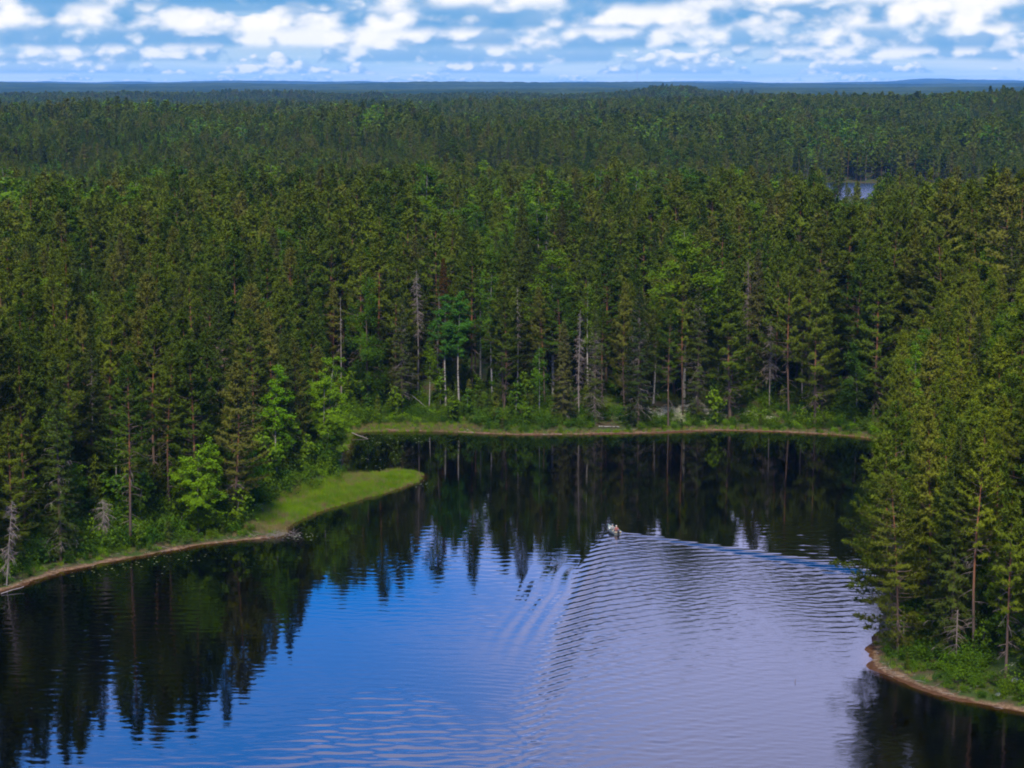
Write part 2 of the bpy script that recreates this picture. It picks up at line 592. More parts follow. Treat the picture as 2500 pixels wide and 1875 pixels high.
def float_attr(me, name, vals):
    a = me.attributes.new(name, 'FLOAT', 'POINT')
    a.data.foreach_set('value', np.ascontiguousarray(vals, np.float32).ravel())


def ground_material():
    m, t, out = new_mat('forest_floor')
    g = t.nodes.new('ShaderNodeNewGeometry')
    pos = S(t, g.outputs['Position'])
    shore = attr_node(t, 'shore'); sedge = attr_node(t, 'sedge'); lich = attr_node(t, 'lichen')
    n1 = noise(t, pos, 0.22, 5, 0.6)
    n2 = noise(t, pos, 1.7, 5, 0.65)
    n3 = noise(t, pos, 6.0, 3, 0.6)
    c = mixc(t, n1.step(0.38, 0.62), (0.050, 0.036, 0.022), (0.030, 0.050, 0.013))
    c = mixc(t, n2.step(0.45, 0.7) * 0.6, c, (0.055, 0.075, 0.020))
    lm = (n2 * 0.6 + n1 * 0.7 + lich * 0.42).step(0.98, 1.08)
    c = mixc(t, lm * lich.step(0.02, 0.3), c, mixc(t, n3.step(0.35, 0.65), (0.10, 0.095, 0.06), (0.33, 0.33, 0.25)))
    c = mixc(t, sedge, c, mixc(t, n2, (0.060, 0.110, 0.015), (0.110, 0.130, 0.025)))
    sand = mixc(t, n2.step(0.35, 0.68), (0.060, 0.036, 0.020), (0.175, 0.112, 0.066))
    sand = mixc(t, n3.step(0.52, 0.7) * 0.6, sand, (0.24, 0.175, 0.11))
    sm = (shore + (n2 - 0.5) * 2.0 + (n1 - 0.5) * 3.0 + sedge * 0.6).step(1.35, 0.75)
    c = mixc(t, sm, c, sand)
    wet = (shore + (n3 - 0.5) * 0.25).step(0.42, 0.12)
    c = mixc(t, wet * 0.75, c, (0.045, 0.018, 0.008))
    d = t.nodes.new('ShaderNodeBsdfDiffuse')
    b = t.nodes.new('ShaderNodeBump')
    b.inputs['Strength'].default_value = 0.6
    b.inputs['Distance'].default_value = 0.3
    t.links.new(n3.s, b.inputs['Height'])
    t.links.new(b.outputs[0], d.inputs['Normal'])
    t.links.new(c.s, d.inputs[0])
    t.links.new(d.outputs[0], out.inputs[0])
    return m


gx = lines((-9000, -2500, 400), (-2500, -700, 60), (-700, -160, 14), (-160, -75, 3), (-75, 80, 0.85), (80, 170, 3), (170, 700, 14), (700, 2500, 60), (2500, 9000, 400))
gy = lines((-1500, 0, 100), (0, 150, 12), (150, 188, 2), (188, 372, 0.85), (372, 430, 1.5), (430, 800, 6), (800, 2600, 14), (2600, 5200, 30), (5200, 30000, 400))
GX, GY = np.meshgrid(gx, gy)
GZ, GSD, GSP = land(GX, GY)
GZ = np.where(GY > 5000, 10.0, GZ)
# small roughness on the banks
GZ = GZ + (GSD > 0.1) * (GSD < 40) * (fbm(GX * 0.9, GY * 0.9, 5, 3) - 0.5) * 0.35 * smooth(GSD, 0.1, 2.0) * (1 - 0.8 * GSP)
LICH = (0.55 * smooth(GX, 46, 52) * (1 - smooth(GY, 206, 250)) * smooth(GSD, 1.5, 5)
        + 0.7 * gauss(GX, GY, 27, 366, 7, 5) + 0.8 * gauss(GX, GY, 36, 369, 9, 6) + 0.4 * gauss(GX, GY, 17, 363, 4, 3) + 0.5 * gauss(GX, GY, 50, 365, 6, 5))
GGR = np.maximum(GSP, ((GX < -24) & (GY > 312) & (GY < 358)) * 1.0 * smooth(GSD, -0.4, 0.1))
me = make_mesh('ground', np.stack([GX, GY, GZ], -1).reshape(-1, 3), grid_faces(len(gx), len(gy)), (ground_material(),), None, True)
float_attr(me, 'shore', np.clip(GSD, -5, 50)); float_attr(me, 'sedge', GGR); float_attr(me, 'lichen', LICH)
ground = tag(link('ground', me), 'brown and mossy forest floor with a sandy bank', None, None, 'structure')

# ------------------------------------------------------------------ lake water with the boat's wake as real waves
BOAT = np.array([13.7, 275.0]); PHI = R(20.0)
HEAD = np.array([-math.sin(PHI), math.cos(PHI)]); SIDE = np.array([math.cos(PHI), math.sin(PHI)])


def waves(X, Y, sd):
    s = -((X - BOAT[0]) * HEAD[0] + (Y - BOAT[1]) * HEAD[1])
    t = (X - BOAT[0]) * SIDE[0] + (Y - BOAT[1]) * SIDE[1]
    z = np.zeros(X.shape)
    chop = np.zeros(X.shape)
    # Kelvin wake (spread to the width seen on the water)
    reg = (s > -3) & (s < 130) & (np.abs(t) < 0.85 * s + 6) & (sd < 0.5)
    sr = s[reg] + 1.5; tr = t[reg] / np.where(t[reg] > 0, 1.75, 1.48)
    ph = (fbm(X[reg] * 0.10, Y[reg] * 0.10, 35, 3) - 0.5) * 1.1
    k0 = 2 * math.pi / 2.2
    th = np.linspace(-R(74), R(74), 260)
    acc = np.zeros(sr.shape)
    for a in th:
        k = k0 / math.cos(a) ** 2
        amp = math.exp(-(k * 0.16) ** 2) * (0.09 + 1.2 * abs(math.sin(a)) ** 1.3)
        acc += amp * np.cos(k * (sr * math.cos(a) + tr * math.sin(a)) + ph * (1 + 2 * abs(math.sin(a))))
    acc *= (th[1] - th[0])
    ang = np.abs(tr) / np.maximum(sr, 0.5)
    fade = smooth(sr, -0.5, 2.5) * (1 - 0.6 * smooth(sr, 40, 90)) * (1 - smooth(sr, 85, 125)) * (1 - smooth(ang, 0.36, 0.46)) * smooth(-sd[reg], 0, 3)
    acc *= 1 + 1.0 * smooth(tr / np.maximum(sr, 0.5), 0.19, 0.33)
    z[reg] = 0.17 * acc * np.sqrt(np.clip(sr / 14, 0.3, 3.0)) * fade
    inside = (1 - smooth(ang, 0.30, 0.40)) * smooth(sr, -0.5, 1.0)
    chop[reg] = inside * (1 - 0.65 * smooth(sr, 15, 95))
    r3 = np.random.default_rng(15)
    small = np.zeros(sr.shape)
    for i in range(14):
        a = math.atan2(HEAD[1], HEAD[0]) + R(r3.normal(0, 34)); lam = r3.uniform(0.75, 1.5)
        small += lam * np.sin(2 * math.pi / lam * (X[reg] * math.cos(a) + Y[reg] * math.sin(a)) + r3.uniform(0, 6.28))
    z[reg] += 0.0026 * small * inside * (1 - 0.6 * smooth(sr, 30, 80)) * (0.35 + 0.9 * smooth(fbm(X[reg] * 0.12, Y[reg] * 0.05, 37, 3), 0.35, 0.65)) * smooth(-sd[reg], 0, 3)
    # outer slow bands on the port arm
    u = t + 0.53 * s + (fbm(X * 0.07, Y * 0.05, 39, 3) - 0.5) * 2.2
    band = np.exp(-((u + 3.0) / 5.0) ** 2) * smooth(s, 10, 24) * (1 - smooth(s, 36, 62))
    z += 0.021 * band * (0.4 + 1.1 * fbm(X * 0.12, Y * 0.06, 38, 2)) * np.sin(u / 2.05 * 2 * math.pi / 1.0)
    # faint swell of parallel ripples over the open water
    P = np.zeros(X.shape)
    r2 = np.random.default_rng(5)
    for i in range(16):
        a = R(r2.normal(96, 15)); lam = r2.uniform(0.9, 2.4)
        k = 2 * math.pi / lam
        P += lam * 0.0011 * np.sin(k * (X * math.cos(a) + Y * math.sin(a)) + r2.uniform(0, 6.28))
    patch = 0.25 + 1.2 * smooth(fbm(X * 0.045, Y * 0.022, 31, 3), 0.42, 0.68)
    calm = 1 - 0.86 * smooth(Y, 262, 300)
    z += P * patch * calm * smooth(-sd, 0, 5)
    return z, chop


wx = lines((-126, -66, 4), (-66, 68, 0.29), (68, 112, 4))
wy = lines((15, 165, 6), (165, 300, 0.21), (300, 362, 0.4))
WX, WY = np.meshgrid(wx, wy)
WSD = sdist(WX, WY, LAKE)
WZ, WCH = waves(WX, WY, WSD)
WF = grid_faces(len(wx), len(wy))
keep = (WSD.ravel()[WF] < 2.2).any(1)
WF = WF[keep]
used, inv = np.unique(WF.ravel(), return_inverse=True)
me = make_mesh('lake', np.stack([WX, WY, WZ], -1).reshape(-1, 3)[used], inv.reshape(-1, 4), (), None, True)
float_attr(me, 'chop', WCH.ravel()[used]); float_attr(me, 'depth', np.clip(-WSD.ravel()[used], -2, 8))


def water_material(name, simple=False):
    m, t, out = new_mat(name)
    g = t.nodes.new('ShaderNodeNewGeometry')
    pos = S(t, g.outputs['Position'])
    sep = t.nodes.new('ShaderNodeSeparateXYZ'); t.links.new(pos.s, sep.inputs[0])
    x, y, _z = (S(t, sep.outputs[i]) for i in range(3))
    p = t.nodes.new('ShaderNodeBsdfPrincipled')
    p.inputs['IOR'].default_value = 1.6
    p.inputs['Roughness'].default_value = 0.025
    b = t.nodes.new('ShaderNodeBump')
    b.inputs['Strength'].default_value = 1.0
    b.inputs['Distance'].default_value = 1.0
    fine = noise(t, combine(t, x * 0.55, y * 1.0, 0.0), 1.6, 2, 0.5)
    if simple:
        p.inputs['Base Color'].default_value = (0.02, 0.025, 0.03, 1)
        p.inputs['Roughness'].default_value = 0.2
        t.links.new((fine * 0.55).s, b.inputs['Height'])
    else:
        dep = attr_node(t, 'depth'); chop = attr_node(t, 'chop')
        c = mixc(t, dep.step(0.0, 1.6), (0.030, 0.010, 0.003), (0.0003, 0.0003, 0.0004))
        t.links.new(c.s, p.inputs['Base Color'])
        ch = noise(t, combine(t, x * 0.8, y * 1.0, 0.0), 2.3, 3, 0.6)
        t.links.new((fine * 0.0035 + ch * chop * 0.026).s, b.inputs['Height'])
    t.links.new(b.outputs[0], p.inputs['Normal'])
    t.links.new(p.outputs[0], out.inputs[0])
    return m


me.materials.append(water_material('lake_water'))
lake = tag(link('lake', me), 'dark peaty lake reflecting forest and blue sky', None, None, 'structure')
V = [(x, y, POND_Z) for x, y in np.array(POND) * 1.0]
me = bpy.data.meshes.new('small_lake')
me.from_pydata(V, [], [list(range(len(V)))])
me.materials.append(water_material('small_lake_water', True))
tag(link('small_lake', me), 'sliver of pale water behind the distant treetops', None, None, 'structure')

# ------------------------------------------------------------------ far wooded hills to the horizon (no tree can be told apart there)
fx = lines((-9000, -3000, 60), (-3000, -1500, 26), (-1500, 1500, 15), (1500, 3000, 26), (3000, 9000, 60))
fy = lines((4750, 6500, 20), (6500, 10000, 45), (10000, 18000, 110), (18000, 27000, 250))


def far_height(X, Y):
    b = np.interp(Y, [4700, 5200, 7000, 9000, 12000, 16000, 21000, 27000], [26, 29, 36, 42, 48, 52, 62, 50])
    n = (fbm(X / 2600 + 4, Y / 2200, 41, 4) - 0.5)
    return b + n * np.interp(Y, [4700, 8000, 16000, 27000], [24, 55, 150, 190])


FX, FY = np.meshgrid(fx, fy)
FZ = far_height(FX, FY)
cl = rng.random(FX.shape)
FZ = FZ + (cl - 0.5) * np.interp(FY, [4700, 9000, 20000], [7, 6, 4])


def canopy_material():
    m, t, out = new_mat('far_canopy')
    g = t.nodes.new('ShaderNodeNewGeometry')
    pos = S(t, g.outputs['Position'])
    n1 = noise(t, pos, 0.003, 5, 0.6); n2 = noise(t, pos, 0.05, 3, 0.7)
    c = mixc(t, n1.step(0.4, 0.6), (0.016, 0.030, 0.012), (0.040, 0.055, 0.018))
    c = mixc(t, n2.step(0.35, 0.7) * 0.5, c, (0.010, 0.018, 0.008))
    d = t.nodes.new('ShaderNodeBsdfDiffuse')
    t.links.new(c.s, d.inputs[0]); t.links.new(d.outputs[0], out.inputs[0])
    return m


me = make_mesh('far_forest', np.stack([FX, FY, FZ], -1).reshape(-1, 3), grid_faces(len(fx), len(fy)), (canopy_material(),), None, True)
tag(link('far_forest', me), 'blue hazy forest rolling to the horizon', 'forest', None, 'stuff')


# ------------------------------------------------------------------ tree builders (metres, base at the origin)
def curve(rnd, H, bend=0.35, n=8):
    z = np.linspace(0, H, n)
    a = rnd.uniform(0, 6.28)
    q = bend * rnd.uniform(0.3, 1.0)
    w = np.sin(z / H * math.pi * rnd.uniform(0.7, 1.6)) * q
    return np.stack([w * math.cos(a), w * math.sin(a), z], 1)


def at_z(P, z):
    return np.array([np.interp(z, P[:, 2], P[:, 0]), np.interp(z, P[:, 2], P[:, 1]), z])


def branch(base, az, L, e0, e1, n=4):
    """Points of a branch leaving at elevation e0 and ending at e1."""
    P = [base]
    for i in range(n):
        e = R(e0 + (e1 - e0) * (i + 0.5) / n)
        P.append(P[-1] + np.array([math.cos(az) * math.cos(e), math.sin(az) * math.cos(e), math.sin(e)]) * L / n)
    return np.array(P)


DET = {0: dict(q=8, L=0.40, w=0.054, den=7.5, wh=0.62, tube=True),
       1: dict(q=5, L=0.56, w=0.105, den=5.6, wh=0.8, tube=True),
       2: dict(q=4, L=0.85, w=0.22, den=2.6, wh=1.1, tube=False)}


def pine(seed, lod=0, H=22.0, cb=0.42, Rm=2.5, dead=24, one_side=None, droop=0.0):
    rnd = np.random.default_rng(seed)
    D = DET[lod]
    trunk, crown, limbs = MB(), MB(), MB()
    T = curve(rnd, H, 0.3 + 0.25 * (lod == 0))
    r0 = 0.012 * H * rnd.uniform(0.55, 0.75)
    trunk.tube(T, np.interp(T[:, 2], [0, 0.5, H], [r0 * 1.25, r0, 0.02]), 7 if lod == 0 else (4 if lod == 1 else 3))
    z = cb * H
    C, Dr = [], []
    lean = rnd.uniform(0, 6.28)
    while z < H - 0.15:
        t = (z - cb * H) / (H - cb * H)
        prof = (0.60 + 0.40 * min(1, t / 0.22)) * (1 - t ** 1.55) ** 0.85 + 0.07
        nb = rnd.integers(3, 6)
        a0 = rnd.uniform(0, 6.28)
        for k in range(nb):
            if rnd.random() < 0.13 * (1 - t):
                continue
            az = a0 + k * 6.283 / nb + rnd.normal(0, 0.25)
            L = Rm * prof * rnd.uniform(0.55, 1.25) * (1 + 0.18 * math.cos(az - lean))
            e0 = -4 + 44 * t + rnd.normal(0, 9) - droop
            P = branch(at_z(T, z + rnd.uniform(-0.2, 0.2)), az, max(L, 0.25), e0, e0 + 30 + rnd.normal(0, 8))
            if D['tube'] and L > 0.7:
                crown_r = 0.012 + 0.011 * L
                limbs.tube(P if lod == 0 else P[[0, 2, 4]], np.linspace(crown_r, 0.008, len(P) if lod == 0 else 3), 3)
            n = max(2, int(L * D['den'] * (1.0 + 0.4 * t)))
            f = rnd.uniform(0.28, 1.05, n) ** 0.8
            idx = np.clip(f * 4, 0, 3.999)
            i0 = idx.astype(int)
            pts = P[i0] + (P[np.minimum(i0 + 1, 4)] - P[i0]) * (idx - i0)[:, None]
            sidev = np.array([-math.sin(az), math.cos(az), 0])
            off = rnd.normal(0, 1, n) * (0.20 * L * np.clip(1.25 - f, 0.25, 1)) 
            pts = pts + sidev * off[:, None] + np.array([0, 0, 1.0]) * (np.abs(rnd.normal(0, 0.12, n)))[:, None]
            d = np.array([math.cos(az) * 0.55, math.sin(az) * 0.55, 0.55]) + sidev * np.sign(off)[:, None] * 0.3
            C.append(pts); Dr.append(np.broadcast_to(d, pts.shape))
        z += D['wh'] * rnd.uniform(0.7, 1.3) * (1 - 0.35 * t)
    C = np.concatenate(C); Dr = np.concatenate(Dr)
    crown.spikes(C, Dr, D['q'], D['L'], D['w'], rnd, 0.8, (H * (0.35 + 0.4 * cb), H * (0.65 - 0.4 * cb), Rm * 0.9))
    db = MB()
    if lod < 2:
        for _ in range(dead if lod == 0 else dead // 2):
            zz2 = H * rnd.uniform(0.10, cb + 0.12)
            az = rnd.uniform(0, 6.28)
            if one_side is not None and rnd.random() < 0.85:
                az = one_side + rnd.normal(0, 0.5)
            L = rnd.uniform(0.7, 2.3) * (0.7 + zz2 / H) * (1.6 if one_side is not None else 1)
            e0 = rnd.uniform(-30, 12)
            P = branch(at_z(T, zz2), az, L, e0, e0 - rnd.uniform(5, 40))
            db.tube(P if lod == 0 else P[[0, 2, 4]], np.linspace(0.035 if one_side is None else 0.055, 0.012, len(P) if lod == 0 else 3), 3)
            if lod == 0:
                for _k in range(3):
                    j = rnd.integers(1, 4)
                    Q = branch(P[j], az + rnd.normal(0, 0.8), L * 0.35, e0 - 15, e0 - 40, 2)
                    db.tube(Q, [0.014, 0.010, 0.006], 3)
    return dict(trunk=(trunk, M_PINEBARK), crown=(crown, M_PINE), branches=(limbs, M_LIMB), dead_branches=(db, M_DEADBR if one_side is None else M_COMB))


def spruce(seed, lod=0, H=22.0, cb=0.06, Rm=2.1, thin=0.0, needles=None, sparse_low=0.35):
    rnd = np.random.default_rng(seed)
    D = dict(DET[lod])
    trunk, crown, limbs, db = MB(), MB(), MB(), MB()
    T = curve(rnd, H, 0.12)
    r0 = 0.0095 * H * rnd.uniform(0.7, 0.9)
    trunk.tube(T, np.interp(T[:, 2], [0, 0.5, H], [r0 * 1.2, r0, 0.015]), 7 if lod == 0 else (4 if lod == 1 else 3))
    z = cb * H
    C, Dr = [], []
    while z < H - 0.1:
        t = (z - cb * H) / (H - cb * H)
        prof = (1 - t) ** 0.72 * (0.72 + 0.28 * min(1, t / 0.12)) + 0.04
        nb = rnd.integers(4, 7)
        a0 = rnd.uniform(0, 6.28)
        for k in range(nb):
            az = a0 + k * 6.283 / nb + rnd.normal(0, 0.2)
            L = Rm * prof * rnd.uniform(0.7, 1.18)
            e0 = -28 + 52 * t ** 1.3 + rnd.normal(0, 6)
            P = branch(at_z(T, z + rnd.uniform(-0.15, 0.15)), az, max(L, 0.2), e0, e0 + 22)
            bare = rnd.random() < thin + sparse_low * max(0, 0.45 - t) * 1.6
            if lod < 2 and L > 0.5:
                (db if bare else limbs).tube(P if lod == 0 else P[[0, 2, 4]], np.linspace(0.010 + 0.010 * L, 0.007, len(P) if lod == 0 else 3), 3)
                if bare and lod == 0:
                    for _k in range(6):
                        j = rnd.integers(1, 5)
                        Q = branch(P[j], az + rnd.normal(0, 0.9), L * 0.3, -35, -70, 2)
                        db.tube(Q, [0.013, 0.010, 0.006], 3)
            if bare and rnd.random() < 0.75:
                continue
            n = max(2, int(L * D['den'] * (0.4 if bare else 1.05)))
            f = rnd.uniform(0.18, 1.03, n) ** 0.8
            idx = np.clip(f * 4, 0, 3.999); i0 = idx.astype(int)
            pts = P[i0] + (P[np.minimum(i0 + 1, 4)] - P[i0]) * (idx - i0)[:, None]
            sidev = np.array([-math.sin(az), math.cos(az), 0])
            off = rnd.normal(0, 1, n) * 0.22 * L * np.clip(1.2 - f, 0.2, 1)
            pts = pts + sidev * off[:, None]
            pts[:, 2] -= np.abs(off) * 0.35
            d = np.array([math.cos(az) * 0.6, math.sin(az) * 0.6, -0.35 + 0.6 * t]) + sidev * np.sign(off)[:, None] * 0.35
            C.append(pts); Dr.append(np.broadcast_to(d, pts.shape))
        z += D['wh'] * 0.85 * rnd.uniform(0.75, 1.2) * (1 - 0.4 * t)
    C = np.concatenate(C); Dr = np.concatenate(Dr)
    crown.spikes(C, Dr, D['q'], D['L'] * 0.95, D['w'] * 0.95, rnd, 0.8, (H * 0.30, H * 0.7, Rm * 0.8))
    return dict(trunk=(trunk, M_SPRUCEBARK), crown=(crown, needles or M_SPRUCE), branches=(limbs, M_SPRUCEBARK), dead_branches=(db, M_LICHENBR))


def broadleaf(seed, lod=0, H=16.0, cb=0.25, Rm=2.6, leaf=None, stems=1, weep=0.0, width=1.0, barkm=None, lean=0.0, n0=None, peak=0.4):
    rnd = np.random.default_rng(seed)
    trunk, crown, limbs = MB(), MB(), MB()
    C = []
    for s_ in range(stems):
        az0 = s_ * 6.283 / stems + rnd.uniform(0, 1)
        Hs = H * (1.0 if s_ == 0 else rnd.uniform(0.75, 0.98))
        T = curve(rnd, Hs, 0.5)
        if stems > 1:
            T[:, 0] += math.cos(az0) * T[:, 2] / Hs * Rm * 0.45
            T[:, 1] += math.sin(az0) * T[:, 2] / Hs * Rm * 0.45
        T[:, 0] += lean * T[:, 2]
        r0 = 0.0085 * Hs / stems ** 0.3
        trunk.tube(T, np.interp(T[:, 2], [0, 0.5, Hs], [r0 * 1.25, r0, 0.015]), 7 if lod == 0 else (4 if lod == 1 else 3))
        nbr = int({0: 46, 1: 26, 2: 12}[lod] * (0.75 if stems > 1 else 1))
        for k in range(nbr):
            t = (k + rnd.random()) / nbr
            z = Hs * (cb + (1 - cb) * t * 0.97)
            prof = (min(1, (t + 0.12) / peak) ** 0.7) * (1 - max(0, t - peak) / (1 - peak)) ** 0.6 + 0.08
            L = Rm * width * prof * rnd.uniform(0.55, 1.2) / (1.25 if stems > 1 else 1)
            az = rnd.uniform(0, 6.28)
            e0 = rnd.uniform(25, 58)
            P = branch(at_z(T, z), az, L, e0, e0 - 25 - 70 * weep)
            if lod < 2:
                limbs.tube(P if lod == 0 else P[[0, 2, 4]], np.linspace(0.01 + 0.012 * L, 0.007, len(P) if lod == 0 else 3), 3)
            n = max(3, int(L * {0: 62, 1: 16, 2: 4}[lod] * (n0 or 1)))
            cl = max(2, int(L * 2.6))
            f = rnd.uniform(0.25, 1.05, cl)
            idx = np.clip(f * 4, 0, 3.999); i0 = idx.astype(int)
            cen = P[i0] + (P[np.minimum(i0 + 1, 4)] - P[i0]) * (idx - i0)[:, None]
            cen = cen + rnd.normal(0, 0.13 * L, cen.shape)
            pick = rnd.integers(0, cl, n)
            spread = {0: 0.24, 1: 0.32, 2: 0.5}[lod]
            pts = cen[pick] + rnd.normal(0, spread, (n, 3)) * np.array([1, 1, 0.62])
            if weep:
                pts[:, 2] -= np.abs(rnd.normal(0, 0.9 * weep, n))
            C.append(pts)
    crown.leaves(np.concatenate(C), {0: 0.22, 1: 0.5, 2: 1.1}[lod], rnd, 0.5, (H * (0.35 + 0.3 * cb), H * 0.5, Rm))
    return dict(trunk=(trunk, barkm or M_BIRCHBARK), crown=(crown, leaf or M_BIRCH), branches=(limbs, M_SPRUCEBARK))


def snag(seed, lod=0, H=16.0, Rm=1.4, nb=70, top=True, lean=0.0, droop=25, z0=0.15, mat=None, fuzz=1):
    """A standing dead tree: grey stem with drooping bare branches and twigs."""
    rnd = np.random.default_rng(seed)
    trunk, limbs, tw = MB(), MB(), MB()
    T = curve(rnd, H, 0.3)
    T[:, 0] += lean * T[:, 2]
    trunk.tube(T, np.interp(T[:, 2], [0, H], [0.011 * H * 0.75, 0.02 if top else 0.07]), 6 if lod == 0 else 4, True)
    for _ in range(nb if lod == 0 else nb // 2):
        t = rnd.uniform(z0, 0.99)
        az = rnd.uniform(0, 6.28)
        L = Rm * (1 - t) ** 0.40 * rnd.uniform(0.15, 1.2) * (0.4 + min(1, t * 2.2) * 0.6)
        e0 = rnd.uniform(-15, 15) - droop * (1 - t)
        P = branch(at_z(T, t * H), az, L, e0, e0 - rnd.uniform(0, 45))
        k = 1.0 if lod == 0 else 2.0
        limbs.tube(P if lod == 0 else P[[0, 2, 4]], np.linspace(0.032 * k, 0.012 * k, len(P) if lod == 0 else 3), 3)
        if lod == 0:
            for _k in range(4):
                j = rnd.integers(1, 5)
                Q = branch(P[j], az + rnd.normal(0, 0.9), L * 0.4, e0 - 20, e0 - 55, 2)
                limbs.tube(Q, [0.016, 0.012, 0.008], 3)
        if fuzz and L > 0.4:
            f = rnd.uniform(0.25, 1.0, fuzz + int(L * 2))
            i0 = np.clip((f * 4).astype(int), 0, 3)
            pts = P[i0] + (P[i0 + 1] - P[i0]) * (f * 4 - i0)[:, None]
            dv = np.array([math.cos(az) * 0.6, math.sin(az) * 0.6, -0.6])
            tw.spikes(pts, np.broadcast_to(dv, pts.shape), 3, 0.55, 0.028 * k, rnd, 0.7)
    return dict(trunk=(trunk, mat or M_DEAD), dead_branches=(limbs, mat or M_DEAD), twigs=(tw, M_DEADBR if mat is None else mat))


def parts_to_meshes(name, parts):
    out = {}
    for k, (mb, mat) in parts.items():
        if mb.n:
            out[k] = mb.mesh(name + '_' + k, mat, k == 'trunk')
    return out


def joined(name, parts):
    Vs, Fs, Ms, Ns, mats, n = [], [], [], [], [], 0
    for k, (mb, mat) in parts.items():
        if not mb.n:
            continue
        V, F = mb.get()
        if mat not in mats:
            mats.append(mat)
        Vs.append(V); Fs.append(F + n); Ms.append(np.full(len(F), mats.index(mat))); Ns.append(np.concatenate(mb.N)); n += len(V)
    return make_mesh(name, np.concatenate(Vs), np.concatenate(Fs), mats, np.concatenate(Ms), False, np.concatenate(Ns))


# ------------------------------------------------------------------ the stock of tree shapes
PINE_SPEC = [dict(H=23, cb=0.36, Rm=3.3), dict(H=22, cb=0.16, Rm=3.0), dict(H=24, cb=0.42, Rm=3.5), dict(H=20, cb=0.12, Rm=2.8),
             dict(H=23, cb=0.46, Rm=3.1), dict(H=21, cb=0.20, Rm=3.3), dict(H=24, cb=0.30, Rm=2.7), dict(H=22, cb=0.40, Rm=3.8)]
SPRUCE_SPEC = [dict(H=23, Rm=2.6), dict(H=21, Rm=2.3, thin=0.12), dict(H=24, Rm=3.0, cb=0.1), dict(H=22, Rm=2.4, thin=0.25, cb=0.12)]
BIRCH_SPEC = [dict(H=19, Rm=3.2, cb=0.35, n0=1.3), dict(H=17, Rm=2.8, cb=0.25, n0=1.3), dict(H=20, Rm=3.6, cb=0.42, n0=1.3)]
SNAG_SPEC = [dict(H=19, Rm=1.5), dict(H=17, Rm=2.0, nb=110), dict(H=14, Rm=0.7, nb=30, top=False)]
NEAR = {'pine': [parts_to_meshes('pine_tree', pine(100 + i, 0, **s)) for i, s in enumerate(PINE_SPEC)],
        'spruce': [parts_to_meshes('spruce_tree', spruce(200 + i, 0, **s)) for i, s in enumerate(SPRUCE_SPEC)],
        'birch': [parts_to_meshes('birch_tree', broadleaf(300 + i, 0, **s)) for i, s in enumerate(BIRCH_SPEC)],
        'snag': [parts_to_meshes('dead_tree', snag(400 + i, 0, **s)) for i, s in enumerate(SNAG_SPEC)]}
HEIGHT = {'pine': [s['H'] for s in PINE_SPEC], 'spruce': [s['H'] for s in SPRUCE_SPEC], 'birch': [s['H'] for s in BIRCH_SPEC], 'snag': [s['H'] for s in SNAG_SPEC]}
STOCK = bpy.data.collections.new('tree_stock')
INDEX = {}
_i = 0
for lod in (1, 2):
    for kind, fn, specs, off in (('pine', pine, PINE_SPEC, 100), ('spruce', spruce, SPRUCE_SPEC, 200), ('birch', broadleaf, BIRCH_SPEC, 300), ('snag', snag, SNAG_SPEC, 400)):
        for i, s in enumerate(specs):
            me = joined('stock', fn(off + i, lod, **s))
            o = bpy.data.objects.new('a%03d' % _i, me)
            STOCK.objects.link(o)
            INDEX[(kind, lod, i)] = _i
            _i += 1


def instancer(name, pts, idx, rot, scl, coll, label, cat=None):
    """One 'stuff' object: a mesh copy from coll on every point."""
    me = make_mesh(name, np.asarray(pts), np.zeros((0, 3), int))
    a = me.attributes.new('inst', 'INT', 'POINT'); a.data.foreach_set('value', np.ascontiguousarray(idx, np.int32))
    a = me.attributes.new('turn', 'FLOAT_VECTOR', 'POINT'); a.data.foreach_set('vector', np.ascontiguousarray(rot, np.float32).ravel())
    a = me.attributes.new('size', 'FLOAT_VECTOR', 'POINT'); a.data.foreach_set('vector', np.ascontiguousarray(scl, np.float32).ravel())
    o = link(name, me)
    ng = bpy.data.node_groups.new(name + '_scatter', 'GeometryNodeTree')
    ng.interface.new_socket('Geometry', in_out='INPUT', socket_type='NodeSocketGeometry')
    ng.interface.new_socket('Geometry', in_out='OUTPUT', socket_type='NodeSocketGeometry')
    gi = ng.nodes.new('NodeGroupInput'); go = ng.nodes.new('NodeGroupOutput')
    ci = ng.nodes.new('GeometryNodeCollectionInfo')
    ci.inputs['Collection'].default_value = coll
    ci.inputs['Separate Children'].default_value = True
    ci.inputs['Reset Children'].default_value = True
    ip = ng.nodes.new('GeometryNodeInstanceOnPoints')
    ip.inputs['Pick Instance'].default_value = True

    def named(nm, ty):
        n = ng.nodes.new('GeometryNodeInputNamedAttribute'); n.data_type = ty; n.inputs[0].default_value = nm
        return n.outputs[0]
    er = ng.nodes.new('FunctionNodeEulerToRotation')
    L = ng.links.new
    L(gi.outputs[0], ip.inputs['Points']); L(ci.outputs[0], ip.inputs['Instance'])
    L(named('inst', 'INT'), ip.inputs['Instance Index'])
    L(named('turn', 'FLOAT_VECTOR'), er.inputs[0]); L(er.outputs[0], ip.inputs['Rotation'])
    L(named('size', 'FLOAT_VECTOR'), ip.inputs['Scale'])
    L(ip.outputs[0], go.inputs[0])
    md = o.modifiers.new('scatter', 'NODES'); md.node_group = ng
    tag(o, label, cat, None, 'stuff')
    return o


def ground_z(x, y):
    z, _, _ = land(np.array([x], float), np.array([y], float))
    return float(z[0])


